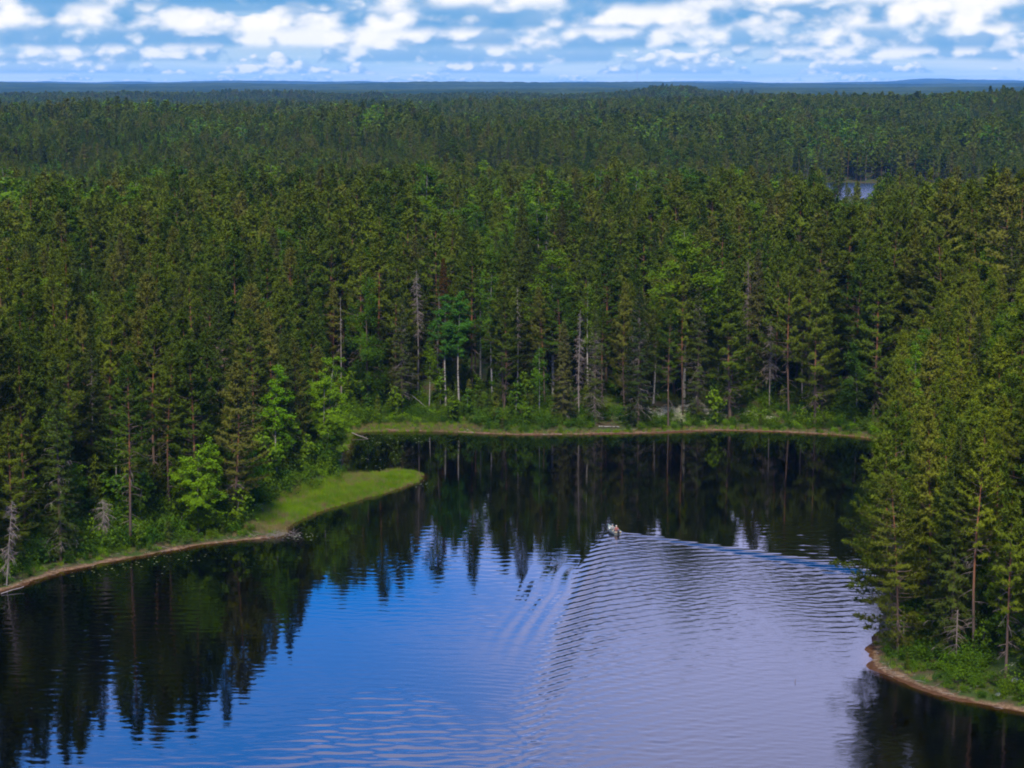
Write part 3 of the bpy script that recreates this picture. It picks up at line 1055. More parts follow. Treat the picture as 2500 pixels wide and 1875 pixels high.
def tree(name, meshes, x, y, scale=1.0, rz=0.0, label=None, cat='tree', group=None, tilt=(0, 0), wide=1.0):
    e = bpy.data.objects.new(name, None)
    e.empty_display_size = 0.5
    e.location = (x, y, ground_z(x, y) - 0.08)
    e.rotation_euler = (tilt[0], tilt[1], rz)
    e.scale = (scale * wide, scale * wide, scale)
    COL.objects.link(e)
    for k, me_ in meshes.items():
        c = bpy.data.objects.new(k, me_)
        c.parent = e
        COL.objects.link(c)
        if k in ('branches', 'dead_branches', 'twigs'):
            c['kind'] = 'stuff'
    tag(e, label, cat, group)
    return e


# ------------------------------------------------------------------ trees that stand out, one by one
PI = math.pi
HERO = []
CLEAR = {}


def hero(name, parts, x, y, label, rz=0.0, tilt=(0, 0), group=None, clear=None):
    HERO.append((x, y))
    CLEAR[(x, y)] = clear if clear is not None else ((14.0 if y < 368 else 7.0) if y > 340 else 5.0)
    return tree(name, parts_to_meshes(name, parts), x, y, 1.0, rz, label, 'tree', group, tilt)


hero('birch_tree', broadleaf(501, 0, 18.0, 0.04, 4.6, M_BRIGHT, stems=3, width=1.2, n0=1.8), -28.9, 317.5,
     'large bright green birch leaning over the water behind the grassy spit', clear=22)
hero('birch_tree', broadleaf(502, 0, 17.5, 0.10, 2.9, M_BRIGHT, n0=1.7, lean=0.02), -34.5, 299.0,
     'slender bright green birch inland of the grassy spit, beside the largest birch', clear=22)
hero('birch_tree', broadleaf(503, 0, 12.8, 0.05, 4.2, M_BRIGHT, stems=3, width=1.15, n0=1.7), -41.9, 271.0,
     'broad low bright green birch behind the sandy left bank')
hero('birch_tree', broadleaf(504, 0, 9.8, 0.28, 3.2, M_BRIGHT, lean=0.13, n0=1.6), -38.0, 281.0,
     'small leaning birch with grey trunk where the spit joins the bank')
hero('birch_tree', broadleaf(506, 0, 9.0, 0.05, 2.8, M_SHRUB, stems=3, n0=1.5), -29.6, 331.0,
     'bushy dark green birch along the inlet behind the largest birch')
hero('birch_tree', broadleaf(505, 0, 6.5, 0.05, 2.2, M_SHRUB, stems=2, n0=1.4), -28.6, 310.0,
     'low bushy birch at the root of the spit under the largest birch')
hero('aspen_tree', broadleaf(510, 0, 20.4, 0.42, 2.9, M_ASPEN, n0=1.8), -12.0, 372.0,
     'vivid green aspen on bare white trunk, left one of the far shore pair', clear=22)
hero('aspen_tree', broadleaf(511, 0, 21.0, 0.40, 3.0, M_ASPEN, n0=1.8), -9.6, 372.6,
     'vivid green aspen on bare white trunk, right one of the far shore pair', clear=22)
hero('aspen_tree', broadleaf(512, 0, 12.0, 0.42, 1.5, M_BIRCH, n0=0.9), -15.0, 371.0,
     'thin pale-stemmed young tree just left of the aspen pair')
hero('birch_tree', broadleaf(513, 0, 25.8, 0.10, 4.0, M_BIRCH, weep=0.8, n0=2.0, barkm=M_SPRUCEBARK), -26.0, 368.0,
     'tall dark green weeping birch on far shore above the inlet', clear=22)
hero('birch_tree', broadleaf(514, 0, 13.2, 0.30, 1.9, M_BIRCH, weep=0.5, n0=0.9), 4.8, 362.5,
     'young drooping birch with thin white trunk at the far waterline')
hero('birch_tree', broadleaf(515, 0, 15.0, 0.15, 3.2, M_BIRCH, weep=0.6, n0=1.6), 60.0, 358.5,
     'green weeping birch with pale trunk near the right end of far shore')
hero('birch_tree', broadleaf(516, 0, 13.0, 0.1, 3.4, M_SHRUB, weep=0.5, n0=1.6), 68.5, 356.0,
     'dark green rounded birch where far shore meets the right headland')
hero('birch_tree', broadleaf(517, 0, 22.5, 0.45, 2.3, M_BIRCH, weep=0.5, n0=1.2), 13.8, 372.0,
     'birch with yellow-green crown rising behind the grey dead spruce')
hero('birch_tree', broadleaf(518, 0, 24.5, 0.5, 2.8, M_BRIGHT, n0=1.6), 37.5, 376.0,
     'tall birch with bright yellow-green top above the right half of far shore')
hero('birch_tree', broadleaf(519, 0, 20.5, 0.4, 2.3, M_BIRCH, weep=0.4, n0=1.1), 25.8, 373.5,
     'green birch peering out beside the big brown-boughed spruce on far shore')
hero('birch_tree', broadleaf(520, 0, 23.5, 0.5, 1.5, M_BRIGHT, n0=1.3), 56.5, 287.0,
     'narrow bright yellow-green birch top standing above the right headland pines')
hero('birch_tree', broadleaf(521, 0, 21.0, 0.5, 2.0, M_BRIGHT, n0=1.0), -6.0, 391.0,
     'birch showing a pale green top right of and above the aspens')
hero('pine_tree', pine(530, 0, 25.5, 0.50, 3.0, 90, one_side=-0.1), -46.4, 316.0,
     'tall orange-trunked pine with a comb of bare branches on one side', clear=22)
hero('pine_tree', pine(531, 0, 23.5, 0.58, 2.2, 40), -49.6, 317.5,
     'slim pine with long bare grey-red trunk beside the comb-branched pine', clear=22)
hero('pine_tree', pine(532, 0, 19.5, 0.40, 3.0, 14), 49.0, 199.4,
     'right headland pine with bright orange trunk on pale lichen ground')
hero('pine_tree', pine(533, 0, 25.0, 0.45, 3.5, 30), 47.6, 207.0,
     'tallest right headland pine with straight reddish trunk near the bank')
hero('pine_tree', pine(534, 0, 22.5, 0.18, 4.8, 30, droop=10), 41.6, 219.0,
     'broad pine leaning its boughs over the water at the right headland tip', tilt=(0, -0.05))
hero('pine_tree', pine(535, 0, 19.0, 0.08, 4.6, 20, droop=20), 40.9, 213.2,
     'low-boughed pine at the very tip of the right headland', tilt=(0, -0.07))
hero('pine_tree', pine(536, 0, 24.0, 0.2, 4.6, 24, droop=6), 44.0, 231.0,
     'full yellow-green pine on the water edge of the right headland', tilt=(0, -0.03))
hero('spruce_tree', spruce(540, 0, 24.6, 0.05, 3.5, thin=0.30), 22.2, 359.5,
     'big spruce with brown inner boughs standing at the far waterline')
hero('spruce_tree', spruce(541, 0, 21.0, 0.06, 2.4, thin=0.55), 14.6, 360.5,
     'thinning brownish spruce right of the grey dead spruce')
hero('spruce_tree', spruce(542, 0, 18.0, 0.05, 2.6, thin=0.10), 9.0, 361.0,
     'dense dark spruce left of the grey dead spruce at the waterline')
hero('spruce_tree', spruce(543, 0, 21.5, 0.2, 2.6, thin=0.35), -19.6, 366.0,
     'brown-tinged spruce with bare drooping lower boughs beside the weeping birch')
hero('spruce_tree', spruce(544, 0, 24.5, 0.30, 2.0, needles=M_RUST, sparse_low=0.0), -12.8, 385.0,
     'rusty orange-brown spruce behind the aspens')
hero('spruce_tree', spruce(545, 0, 24.0, 0.05, 3.0, thin=0.25), 33.0, 364.0,
     'tall grey-brown spruce pair member right of centre on far shore')
hero('dead_tree', snag(550, 0, 19.5, 1.6, 150), 11.9, 363.0,
     'pale grey dead spruce with drooping twigs at the far waterline')
hero('dead_tree', snag(551, 0, 23.5, 2.0, 150, z0=0.45), -17.5, 381.0,
     'grey-brown dead spruce top left of the rusty spruce')
hero('dead_tree', snag(552, 0, 20.0, 1.2, 70, z0=0.45), 1.0, 379.5,
     'silver-grey dead top among dark trees right of the aspens')
hero('dead_tree', snag(553, 0, 21.0, 3.4, 420, z0=0.30, fuzz=4), 87.0, 436.0,
     'broad grey dead crown high in the wood at the upper right')
hero('dead_tree', snag(554, 0, 24.0, 1.6, 130, z0=0.4, mat=M_DEADBR), 44.0, 386.0,
     'slim reddish-grey dead tree in the wood right of centre')
hero('dead_tree', snag(555, 0, 16.0, 2.4, 120, z0=0.35), 46.5, 370.0,
     'pale pink-grey bare branches low in the wood right of centre')
hero('dead_tree', snag(556, 0, 10.5, 1.7, 90, lean=0.10, droop=55), -61.0, 244.0,
     'leaning grey dead tree hung with twigs at the left edge of the bank')
hero('dead_tree', snag(557, 0, 20.0, 0.8, 34, z0=0.5, top=True), -31.0, 372.0,
     'thin grey needle-like snag left of the weeping birch')
hero('dead_tree', snag(558, 0, 16.0, 1.1, 80, z0=0.5), -58.0, 283.0,
     'grey dead tree with tufted twigs in the left wood')
hero('dead_tree', snag(559, 0, 6.0, 2.4, 80, droop=60, z0=0.3), -53.0, 263.5,
     'tangle of drooping grey dead boughs low behind the left bank')
hero('dead_tree', snag(560, 0, 5.0, 0.3, 3, top=False), -53.6, 276.0,
     'short broken white birch stub in the left wood')
hero('dead_tree', snag(561, 0, 6.0, 2.0, 34, droop=30, z0=0.35, top=False, mat=M_DEADBR, fuzz=0), 45.6, 206.4,
     'pale grey bare-twigged dead tree among the right headland trunks')
hero('dead_tree', snag(562, 0, 21.0, 1.0, 50, z0=0.6), 7.5, 452.0,
     'thin bare dead top in the mid wood above the lake centre')

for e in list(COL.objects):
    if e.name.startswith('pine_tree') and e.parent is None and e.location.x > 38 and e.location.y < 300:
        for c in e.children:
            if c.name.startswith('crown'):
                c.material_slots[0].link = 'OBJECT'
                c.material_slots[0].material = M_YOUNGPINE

# ------------------------------------------------------------------ the rest of the forest
HX = np.array(HERO)


def scatter(x0, x1, y0, y1, cell, jit, seed):
    r = np.random.default_rng(seed)
    xs = np.arange(x0, x1, cell); ys = np.arange(y0, y1, cell)
    X, Y = np.meshgrid(xs, ys)
    X = X + (np.arange(len(ys)) % 2)[:, None] * cell * 0.5
    X = X + r.uniform(-jit, jit, X.shape) * cell; Y = Y + r.uniform(-jit, jit, Y.shape) * cell
    X, Y = X.ravel(), Y.ravel()
    k = np.abs(X) < 0.285 * Y + 14
    return X[k], Y[k]


def choose_kinds(X, Y, r):
    n = len(X)
    a = fbm(X / 70, Y / 70, 51, 3); b = fbm(X / 45 + 9, Y / 60, 61, 3)
    u = r.random(n)
    kind = np.zeros(n, int)                                    # pine
    kind[u < 0.06 + 0.40 * smooth(a, 0.52, 0.68)] = 1           # spruce
    v = r.random(n)
    kind[v < 0.03 + 0.40 * smooth(b, 0.60, 0.74) * (Y > 420)] = 2          # birch
    kind[r.random(n) < 0.007] = 3                              # dead
    rh = (X > 0.150 * Y) & (Y < 345)
    kind[rh & (kind == 1) & (r.random(n) < 0.8)] = 0
    return kind


KN = ['pine', 'spruce', 'birch', 'snag']
NV = [len(NEAR[k]) for k in KN]
r = np.random.default_rng(77)
bands = [(185, 480, 5.3, 0.40), (480, 1150, 5.7, 0.42), (1150, 2400, 6.0, 0.42), (2400, 4950, 7.4, 0.42)]
AX, AY, AL = [], [], []
for i, (a, b, c, j) in enumerate(bands):
    x, y = scatter(-0.285 * b - 20, 0.285 * b + 20, a, b, c, j, 900 + i)
    AX.append(x); AY.append(y); AL.append(np.full(len(x), [1, 1, 2, 2][i]))
AX, AY, AL = map(np.concatenate, (AX, AY, AL))
AZ_, ASD, ASP = land(AX, AY)
pond_d = sdist(AX, AY, POND)
ok = (ASD > 2.0 + 1.6 * r.random(len(AX))) & (ASP < 0.05) & (pond_d > 3)
dh = np.full(len(AX), 99.0)
nearm = AY < 480
for hx, hy in HERO:
    d_ = np.hypot(AX[nearm] - hx, AY[nearm] - hy)
    dh[nearm] = np.minimum(dh[nearm], d_)
ok &= dh > 3.0
for hx, hy in HERO:
    ux_, uy_ = -hx / math.hypot(hx, hy), -hy / math.hypot(hx, hy)
    al = (AX - hx) * ux_ + (AY - hy) * uy_
    la = np.abs((AX - hx) * -uy_ + (AY - hy) * ux_)
    ok &= ~((al > 0) & (al < CLEAR[(hx, hy)]) & (la < (4.4 if CLEAR[(hx, hy)] > 20 else 3.0)) & (AY < 480))
# thinner where the lichen ground shows, open patches here and there
open_ = fbm(AX / 16, AY / 16, 71, 3)
ok &= ~((open_ > np.where(AY > 480, 0.61, 0.66)) & (AY < 1150))
ok &= ~((np.abs(AX - 17) < 2.2) & (AY < 368) & (AY > 350))
AX, AY, AL, AZ_, ASD = AX[ok], AY[ok], AL[ok], AZ_[ok], ASD[ok]
kind = choose_kinds(AX, AY, r)
var = np.array([r.integers(0, NV[k]) for k in kind])
edge = (ASD < 9) & (kind == 0) & (r.random(len(kind)) < 0.75)
var[edge] = np.array([1, 3, 5])[r.integers(0, 3, edge.sum())]
hvar = 0.72 + 0.48 * r.beta(2.2, 1.8, len(AX)) - 0.10 * (fbm(AX / 60, AY / 60, 81, 2) > 0.55)
hvar *= 1.04 * (0.70 + 0.34 * smooth(fbm(AX / 90 + 5, AY / 120, 87, 3), 0.36, 0.60)) ** np.where(AY < 480, 0.35, 1.0)
hvar = np.where((AY > 345) & (ASD < 45), hvar * np.where(AX > 30, 1.36, 1.30), hvar)
hvar = np.where((AY < 345) & (AX < -26), hvar * 1.07, hvar)
hvar = np.where(kind == 2, hvar * 1.15, hvar)
hvar = np.where((np.abs(AX - PX) < 90) & (AY > 820) & (AY < 1020), hvar * 0.72, hvar)
wide = r.uniform(0.92, 1.32, len(AX)) * np.where(AY > 2400, 1.35, np.where(AY > 1150, 1.12, 1.0))
hb = np.array([HEIGHT[KN[k]][v] for k, v in zip(kind, var)])
# a dip in the canopy opens towards the small lake
gap = (np.abs(AX / AY - 0.163) < 0.013) & (AY > 380) & (AY < 1015) & (r.random(len(AX)) < 0.93)
cap = (60 - 0.0505 * np.hypot(AX, AY) - AZ_ - 2.0 - 2.5 * r.random(len(AX))) / hb
hvar = np.where(gap, np.clip(np.minimum(hvar, cap), 0.12, None), hvar)
top = AZ_ + hb * hvar
# leave out trees wholly hidden behind nearer ones
dist = np.hypot(AX, AY)
order = np.argsort(dist)
bins = np.clip(((np.arctan2(AX, AY) + 0.32) / 0.64 * 620).astype(int), 0, 619)
slope_top = (top - 60) / dist
slope_mid = (AZ_ + hb * hvar * 0.55 - 60) / dist
vis = np.ones(len(AX), bool)
hmax = np.full(622, -9.0)
edges = np.geomspace(180, 5000, 170)
dd = np.digitize(dist, edges)
for s_ in range(dd.max() + 1):
    m = np.where(dd == s_)[0]
    if not len(m):
        continue
    bm = np.minimum(np.minimum(hmax[bins[m]], hmax[bins[m] + 1]), hmax[np.maximum(bins[m] - 1, 0)])
    vis[m] = (slope_top[m] > bm - 2.0 / dist[m]) | (dist[m] < 430)
    np.maximum.at(hmax, bins[m], slope_mid[m])
AX, AY, AL, AZ_, ASD, kind, var, hvar, wide, dist, slope_top = (q[vis] for q in (AX, AY, AL, AZ_, ASD, kind, var, hvar, wide, dist, slope_top))
turn = r.uniform(0, 6.283, len(AX))
tx = r.normal(0, 0.018, len(AX)); ty = r.normal(0, 0.018, len(AX))

# the nearest ones are single trees, the others one mass
inframe = np.abs(AX) < 0.252 * AY + 2
LIMIT = [280, 110, 60, 20]
single = np.zeros(len(AX), bool)
for k in range(4):
    m = np.where((kind == k) & inframe & (AY < 480))[0]
    # front rows first: sort by distance, the shore side counting as nearer
    key = dist[m] + 2.2 * np.minimum(ASD[m], 60)
    single[m[np.argsort(key)[:LIMIT[k]]]] = True
WORD = [('pine_tree', 'pine', 'pines'), ('spruce_tree', 'narrow dark spruce', 'spruces'),
        ('birch_tree', 'leafy green birch', 'birches'), ('dead_tree', 'bare dead tree', 'dead trees')]


def place_words(x, y, sd_):
    """Which stand a tree belongs to, in words one can find in the picture."""
    if x > 0.150 * y and y < 345:
        if sd_ < 5: return 'at the water edge of the right headland', 'right headland shore'
        if y < 235: return 'on the near slope of the right headland', 'right headland slope'
        if y < 290: return 'in the middle of the right headland', 'right headland middle'
        return 'at the back of the right headland', 'right headland back'
    if x < -26 and y < 362:
        row = 'at the front edge' if sd_ < 9 else ('in the middle rows' if sd_ < 26 else 'deep inside')
        if y < 268 + (x + 42) * -0.2 and x < -44: return row + ' of the wood at left picture edge', 'left edge wood'
        if x < -44: return row + ' of the wood above the sandy left bank', 'left bank wood'
        return row + ' of the wood behind the grassy spit', 'wood behind the spit'
    row = 'in the front row' if sd_ < 10 else ('in the second rows' if sd_ < 24 else 'up the slope')
    if x < -16: return row + ' of far shore above the inlet', 'far shore above the inlet'
    if x < -4: return row + ' of far shore around the aspens', 'far shore by the aspens'
    if x < 9: return row + ' of far shore between aspens and dead spruce', 'far shore centre'
    if x < 24: return row + ' of far shore behind the sandy landing', 'far shore behind the landing'
    if x < 42: return row + ' of far shore around the pale rocks', 'far shore by the rocks'
    return row + ' of far shore towards its right end', 'far shore right end'


for i in np.where(single)[0]:
    x, y = AX[i], AY[i]
    nm, desc, gr = WORD[kind[i]]
    size = 'tall ' if hvar[i] > 1.08 else ('short ' if hvar[i] < 0.88 else 'middling ')
    if kind[i] == 0:
        desc = ('full-crowned ' if var[i] in (1, 3, 5) else 'bare-trunked ') + desc
    words, gz = place_words(x, y, ASD[i])
    e = tree(nm, NEAR[KN[kind[i]]][var[i]], float(x), float(y), float(hvar[i]), float(turn[i]),
         size + desc + ' ' + words, 'tree', gr + ' of the ' + gz, (float(tx[i]), float(ty[i])), float(wide[i]))
    if kind[i] == 0 and 'right headland' in words:             # younger, yellower needles for the pines of that stand
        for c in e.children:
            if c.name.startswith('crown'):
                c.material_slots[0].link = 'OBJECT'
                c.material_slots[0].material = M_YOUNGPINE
m = ~single
idx = np.array([INDEX[(KN[k], int(l), int(v))] for k, l, v in zip(kind[m], AL[m], var[m])])
instancer('forest', np.stack([AX[m], AY[m], AZ_[m] - 0.1], 1), idx, np.stack([tx[m], ty[m], turn[m]], 1),
          np.stack([hvar[m] * wide[m], hvar[m] * wide[m], hvar[m]], 1), STOCK, 'dense conifer forest stretching away behind the lake', 'forest')
print('trees', len(AX), 'single', single.sum())

# ------------------------------------------------------------------ undergrowth, sedge and bank grass
BUSH = bpy.data.collections.new('bush_stock')


def bush(seed, H, Rr, mat, n=330, leafsize=0.20):
    rnd = np.random.default_rng(seed)
    mb = MB()
    lob = rnd.normal(0, 1, (9, 3)) * np.array([Rr * 0.5, Rr * 0.5, 0.12 * H]) + np.array([0, 0, H * 0.5])
    lob[:, 2] = np.abs(lob[:, 2])
    pick = rnd.integers(0, 9, n)
    pts = lob[pick] + rnd.normal(0, 1, (n, 3)) * np.array([Rr * 0.26, Rr * 0.26, H * 0.24])
    pts[:, 2] = np.clip(pts[:, 2], 0.03, None)
    mb.leaves(pts, leafsize, rnd)
    for q in lob:
        mb.tube(np.array([[0, 0, 0], q * np.array([0.5, 0.5, 0.6]), q]), [0.03, 0.02, 0.008], 3)
    return mb.mesh('bush', mat)


def sapling(seed, mat, H):
    return joined('sapling', spruce(seed, 1, H, 0.03, H * 0.16, needles=mat, sparse_low=0))


stock = [bush(1, 1.3, 1.0, M_SHRUB), bush(2, 1.9, 1.2, M_SHRUB, 420), bush(3, 0.8, 0.9, M_SHRUB, 260, 0.17), bush(4, 2.6, 1.3, M_BIRCH, 520, 0.22),
         bush(5, 1.2, 0.9, M_BRIGHT, 300, 0.2), bush(6, 0.6, 1.0, M_PINE, 260, 0.16), sapling(7, M_SPRUCE, 4.0), sapling(8, M_PINE, 5.5),
         joined('sapling', broadleaf(9, 1, 6.0, 0.15, 1.4, M_BIRCH))]
for i, me in enumerate(stock):
    BUSH.objects.link(bpy.data.objects.new('b%02d' % i, me))
ux, uy = scatter(-115, 115, 186, 440, 1.15, 0.48, 1234)
uz, usd, usp = land(ux, uy)
r = np.random.default_rng(99)
nz_ = fbm(ux / 7, uy / 7, 91, 3)
pr = np.where(usd < 13, 0.85, np.where(usd < 30, 0.50, 0.18)) * (0.45 + 1.2 * smooth(nz_, 0.35, 0.60))
west = (ux < -25) & (uy < 318)
pr = np.where(west & (usd < 16), 0.95, pr)
lic = ((ux > 48.5) & (uy < 206) & (usd > 4.0)) | (gauss(ux, uy, 33, 368, 11, 5) > 0.5) | (np.abs(ux - 17.2) < 2.0) & (uy < 366)
pr = np.where(lic, pr * 0.16, pr)
pr = np.where((ux < -25) & (uy > 319) & (uy < 356) & (usd < 6), 0.95, pr)
inlet = (ux < -25) & (uy > 319) & (uy < 356)
ok = (usd > np.where(inlet, 0.2, np.where(uy > 340, 0.8, 1.2)) + 1.0 * r.random(len(ux))) & (usp < 0.25) & (r.random(len(ux)) < pr)
ux, uy, uz, usd = ux[ok], uy[ok], uz[ok], usd[ok]
front = usd < 12
u = r.random(len(ux))
pick = np.where(front, np.digitize(u, [0.30, 0.55, 0.74, 0.82, 0.90, 0.94, 0.96, 0.975]), np.digitize(u, [0.12, 0.18, 0.42, 0.46, 0.47, 0.80, 0.90, 0.95]))
sc = r.uniform(0.55, 1.15, len(ux))
sc = np.where(usd < 3.2, sc * 0.62, sc) * np.where((ux < -25) & (usd > 2.5), 1.3, 1.0)
farw = (uy > 340) & (ux < -6) & (usd < 4.2)
sc = np.where(farw & (ux > -26), sc * 0.35, sc)
instancer('undergrowth', np.stack([ux, uy, uz - 0.05], 1), pick, np.stack([ux * 0, ux * 0, r.uniform(0, 6.28, len(ux))], 1),
          np.stack([sc, sc, sc * r.uniform(0.8, 1.2, len(ux))], 1), BUSH, 'low green shrubs and saplings along the banks', 'undergrowth')

GRASS = bpy.data.collections.new('grass_stock')


def grass_tuft(seed, mat, H, n, spread):
    rnd = np.random.default_rng(seed)
    mb = MB()
    b = rnd.normal(0, spread, (n, 3)); b[:, 2] = 0
    tip = b + np.stack([rnd.normal(0, 0.22 * H, n), rnd.normal(0, 0.22 * H, n), H * rnd.uniform(0.6, 1.15, n)], 1)
    s = rnd.normal(size=(n, 3)); s[:, 2] = 0; s /= np.linalg.norm(s, axis=1)[:, None]
    w = 0.018
    V = np.stack([b - s * w, b + s * w, tip], 1).reshape(-1, 3)
    mb.add(V, np.arange(3 * n).reshape(-1, 3))
    return mb.mesh('tuft', mat)


for i, (mat, H, n) in enumerate([(M_SEDGE, 0.55, 46), (M_SEDGE, 0.75, 46), (M_SEDGE, 0.4, 40), (M_DRYGRASS, 0.5, 40), (M_DRYGRASS, 0.7, 36)]):
    GRASS.objects.link(bpy.data.objects.new('c%02d' % i, grass_tuft(40 + i, mat, H, n, 0.17)))
sxp, syp = scatter(-40, -12, 270, 323, 0.30, 0.5, 4321)
sz, ssd, ssp = land(sxp, syp)
sd2 = sdist(sxp, syp, SPIT)
k = (ssd > -0.15 - 0.9 * fbm(sxp / 1.5, syp / 1.5, 13, 2) ** 2 * r.random(len(sxp))) & (ssp > 0.25) & (r.random(len(sxp)) < 0.92)
sxp, syp, sz, ssd = sxp[k], syp[k], sz[k], ssd[k]
dry = r.random(len(sxp)) < (0.05 + 0.5 * smooth(fbm(sxp / 3, syp / 3, 15, 3), 0.5, 0.7) + 0.75 * smooth(-syp, -283, -274) + 0.25 * smooth(-ssd, -0.7, 0.0))
pick = np.where(dry, r.integers(3, 5, len(sxp)), r.integers(0, 3, len(sxp)))
sc = r.uniform(0.75, 1.5, len(sxp)) * (0.65 + 0.35 * smooth(ssd, -0.2, 1.5)) * (0.35 + 1.4 * fbm(sxp / 2.2, syp / 2.2, 14, 3) ** 1.3)
instancer('sedge_grass', np.stack([sxp, syp, np.maximum(sz, -0.02)], 1), pick, np.stack([sxp * 0, sxp * 0, r.uniform(0, 6.28, len(sxp))], 1),
          np.stack([sc, sc, sc], 1), GRASS, 'bright green sedge covering the low spit', 'grass')
bx_, by_ = scatter(-115, 115, 186, 372, 0.5, 0.5, 777)
bz, bsd, bsp = land(bx_, by_)
w_far = (by_ > 340) & (bx_ < 62)
wid = np.where(w_far, np.where(bx_ < -6, 5.0, 1.7), 2.6)
lowk = np.where(w_far, np.where(bx_ < -9, -0.5, 0.5), 1.3)
k = (bsd > lowk) & (bsd < wid) & (bsp < 0.3) & (r.random(len(bx_)) < np.where(w_far, 0.75, 0.35))
bx_, by_, bz, w_far = bx_[k], by_[k], bz[k], w_far[k]
dry = r.random(len(bx_)) < np.where(w_far, 0.5, 0.3)
pick = np.where(dry, r.integers(3, 5, len(bx_)), r.integers(0, 3, len(bx_)))
sc = r.uniform(0.6, 1.1, len(bx_))
instancer('bank_grass', np.stack([bx_, by_, bz], 1), pick, np.stack([bx_ * 0, bx_ * 0, r.uniform(0, 6.28, len(bx_))], 1),
          np.stack([sc, sc, sc], 1), GRASS, 'yellowish grass fringe along the sandy banks', 'grass')

# ------------------------------------------------------------------ floating leaves
mb = MB()
r = np.random.default_rng(3)
for (cx, cy, sx_, sy_, n) in ((-49.5, 255.0, 3.0, 1.6, 22), (-44, 259.5, 3.0, 1.3, 18), (-28.8, 272.0, 1.6, 1.0, 26), (-22, 346, 4.5, 5.5, 60), (-23, 330, 3, 6, 26), (-52, 251, 3, 2, 12), (-13.2, 309, 0.9, 2, 12)):
    for _ in range(n):
        x, y = cx + r.normal(0, sx_), cy + r.normal(0, sy_)
        if sdist(np.array([x]), np.array([y]), LAKE)[0] > -0.3:
            continue
        a = np.linspace(0.3, 6.0, 9) + r.uniform(0, 6.28)
        rr = r.uniform(0.07, 0.17)
        Vv = [(x, y, 0.022)] + [(x + rr * math.cos(q), y + rr * math.sin(q), 0.02) for q in a]
        mb.add(Vv, [(0, j, j + 1) for j in range(1, 9)])
tag(link('lily_pads', mb.mesh('lily_pads', plain('lily_pad', (0.13, 0.145, 0.04), 0.5, 0.4, 1.0))), 'scattered yellow-green lily pads floating near the banks', 'lily pads', None, 'stuff')


# ------------------------------------------------------------------ logs and sticks
def log(name, p, q, r0, r1, label, mat=M_DEAD, z0=None, z1=None, stubs=3, cat='log'):
    za = ground_z(*p) if z0 is None else z0
    zb = ground_z(*q) if z1 is None else z1
    A = np.array([p[0], p[1], za + r0]); B = np.array([q[0], q[1], zb + r1])
    rnd = np.random.default_rng(int(abs(p[0] * 100)))
    n = 7
    L = np.linalg.norm(B - A)
    P = A + (B - A) * np.linspace(0, 1, n)[:, None] + np.concatenate([np.zeros((1, 3)), rnd.normal(0, 0.012 * L, (n - 2, 3)), np.zeros((1, 3))]) * np.array([1, 1, 0.3])
    c = (A + B) / 2
    e = bpy.data.objects.new(name, None); e.location = c; COL.objects.link(e)
    t = MB(); t.tube(P - c, np.linspace(r0, r1, n) * rnd.uniform(0.9, 1.1, n), 7, True)
    link('trunk', t.mesh('log_trunk', mat, True), e)
    for _ in range(stubs):
        s = MB()
        o = P[rnd.integers(2, n - 1)] - c
        Q = branch(o, rnd.uniform(0, 6.28), L * rnd.uniform(0.08, 0.2), rnd.uniform(10, 60), rnd.uniform(0, 40), 3)
        s.tube(Q, np.linspace(r1 * 0.6, 0.008, 4), 4)
        link('branch_stub', s.mesh('log_stub', mat), e)
    return tag(e, label, cat)


log('fallen_log', (-31.0, 305.0), (-29.2, 303.3), 0.14, 0.11, 'short pale log lying at the inner edge of the grassy spit', M_BIRCHBARK, stubs=1)
log('fallen_log', (-34.0, 300.6), (-33.0, 299.6), 0.12, 0.10, 'short dark log at the foot of the birches by the spit', M_DEADBR, stubs=1)
log('fallen_log', (-37.2, 288.0), (-33.2, 283.2), 0.09, 0.05, 'long thin pale trunk lying across the root of the spit', M_DEAD)
log('fallen_log', (15.2, 358.6), (18.8, 358.3), 0.11, 0.09, 'pale straight log at the sandy landing on far shore', M_BIRCHBARK, stubs=0)
log('leaning_trunk', (75.0, 391.0), (71.6, 388.0), 0.12, 0.06, 'pale dead trunk leaning diagonally in the wood at upper right', M_BIRCHBARK, z1=ground_z(71.6, 388) + 9.5, stubs=2, cat='dead tree')
log('fallen_log', (-60.8, 240.3), (-58.6, 242.6), 0.07, 0.05, 'thin pale driftwood pole on the left bank at the picture edge', M_DEAD, z0=0.02, z1=0.35, stubs=1)
log('fallen_log', (-8.0, 357.8), (-6.6, 355.6), 0.07, 0.04, 'small pale stick on the sand below the aspens', M_DEAD, stubs=1)
log('fallen_log', (47.0, 200.6), (44.2, 199.0), 0.06, 0.04, 'bleached fallen branch on the bank below the right headland pines', M_DEAD, stubs=3)
log('fallen_log', (-17.8, 371.6), (-15.2, 369.8), 0.06, 0.04, 'thin grey fallen birch left of the aspen trunks', M_DEAD, z0=ground_z(-17.8, 371.6) + 1.8, stubs=1)
log('fallen_log', (-27.6, 352.4), (-24.6, 349.6), 0.10, 0.05, 'grey fallen tree top dipping into the inlet', M_DEAD, z0=0.5, z1=-0.05, stubs=6)
log('stick', (28.7, 203.7), (28.78, 203.72), 0.035, 0.02, 'small dark stick poking out of the pale open water', M_DEADBR, z0=-0.12, z1=0.32, stubs=0, cat='stick')

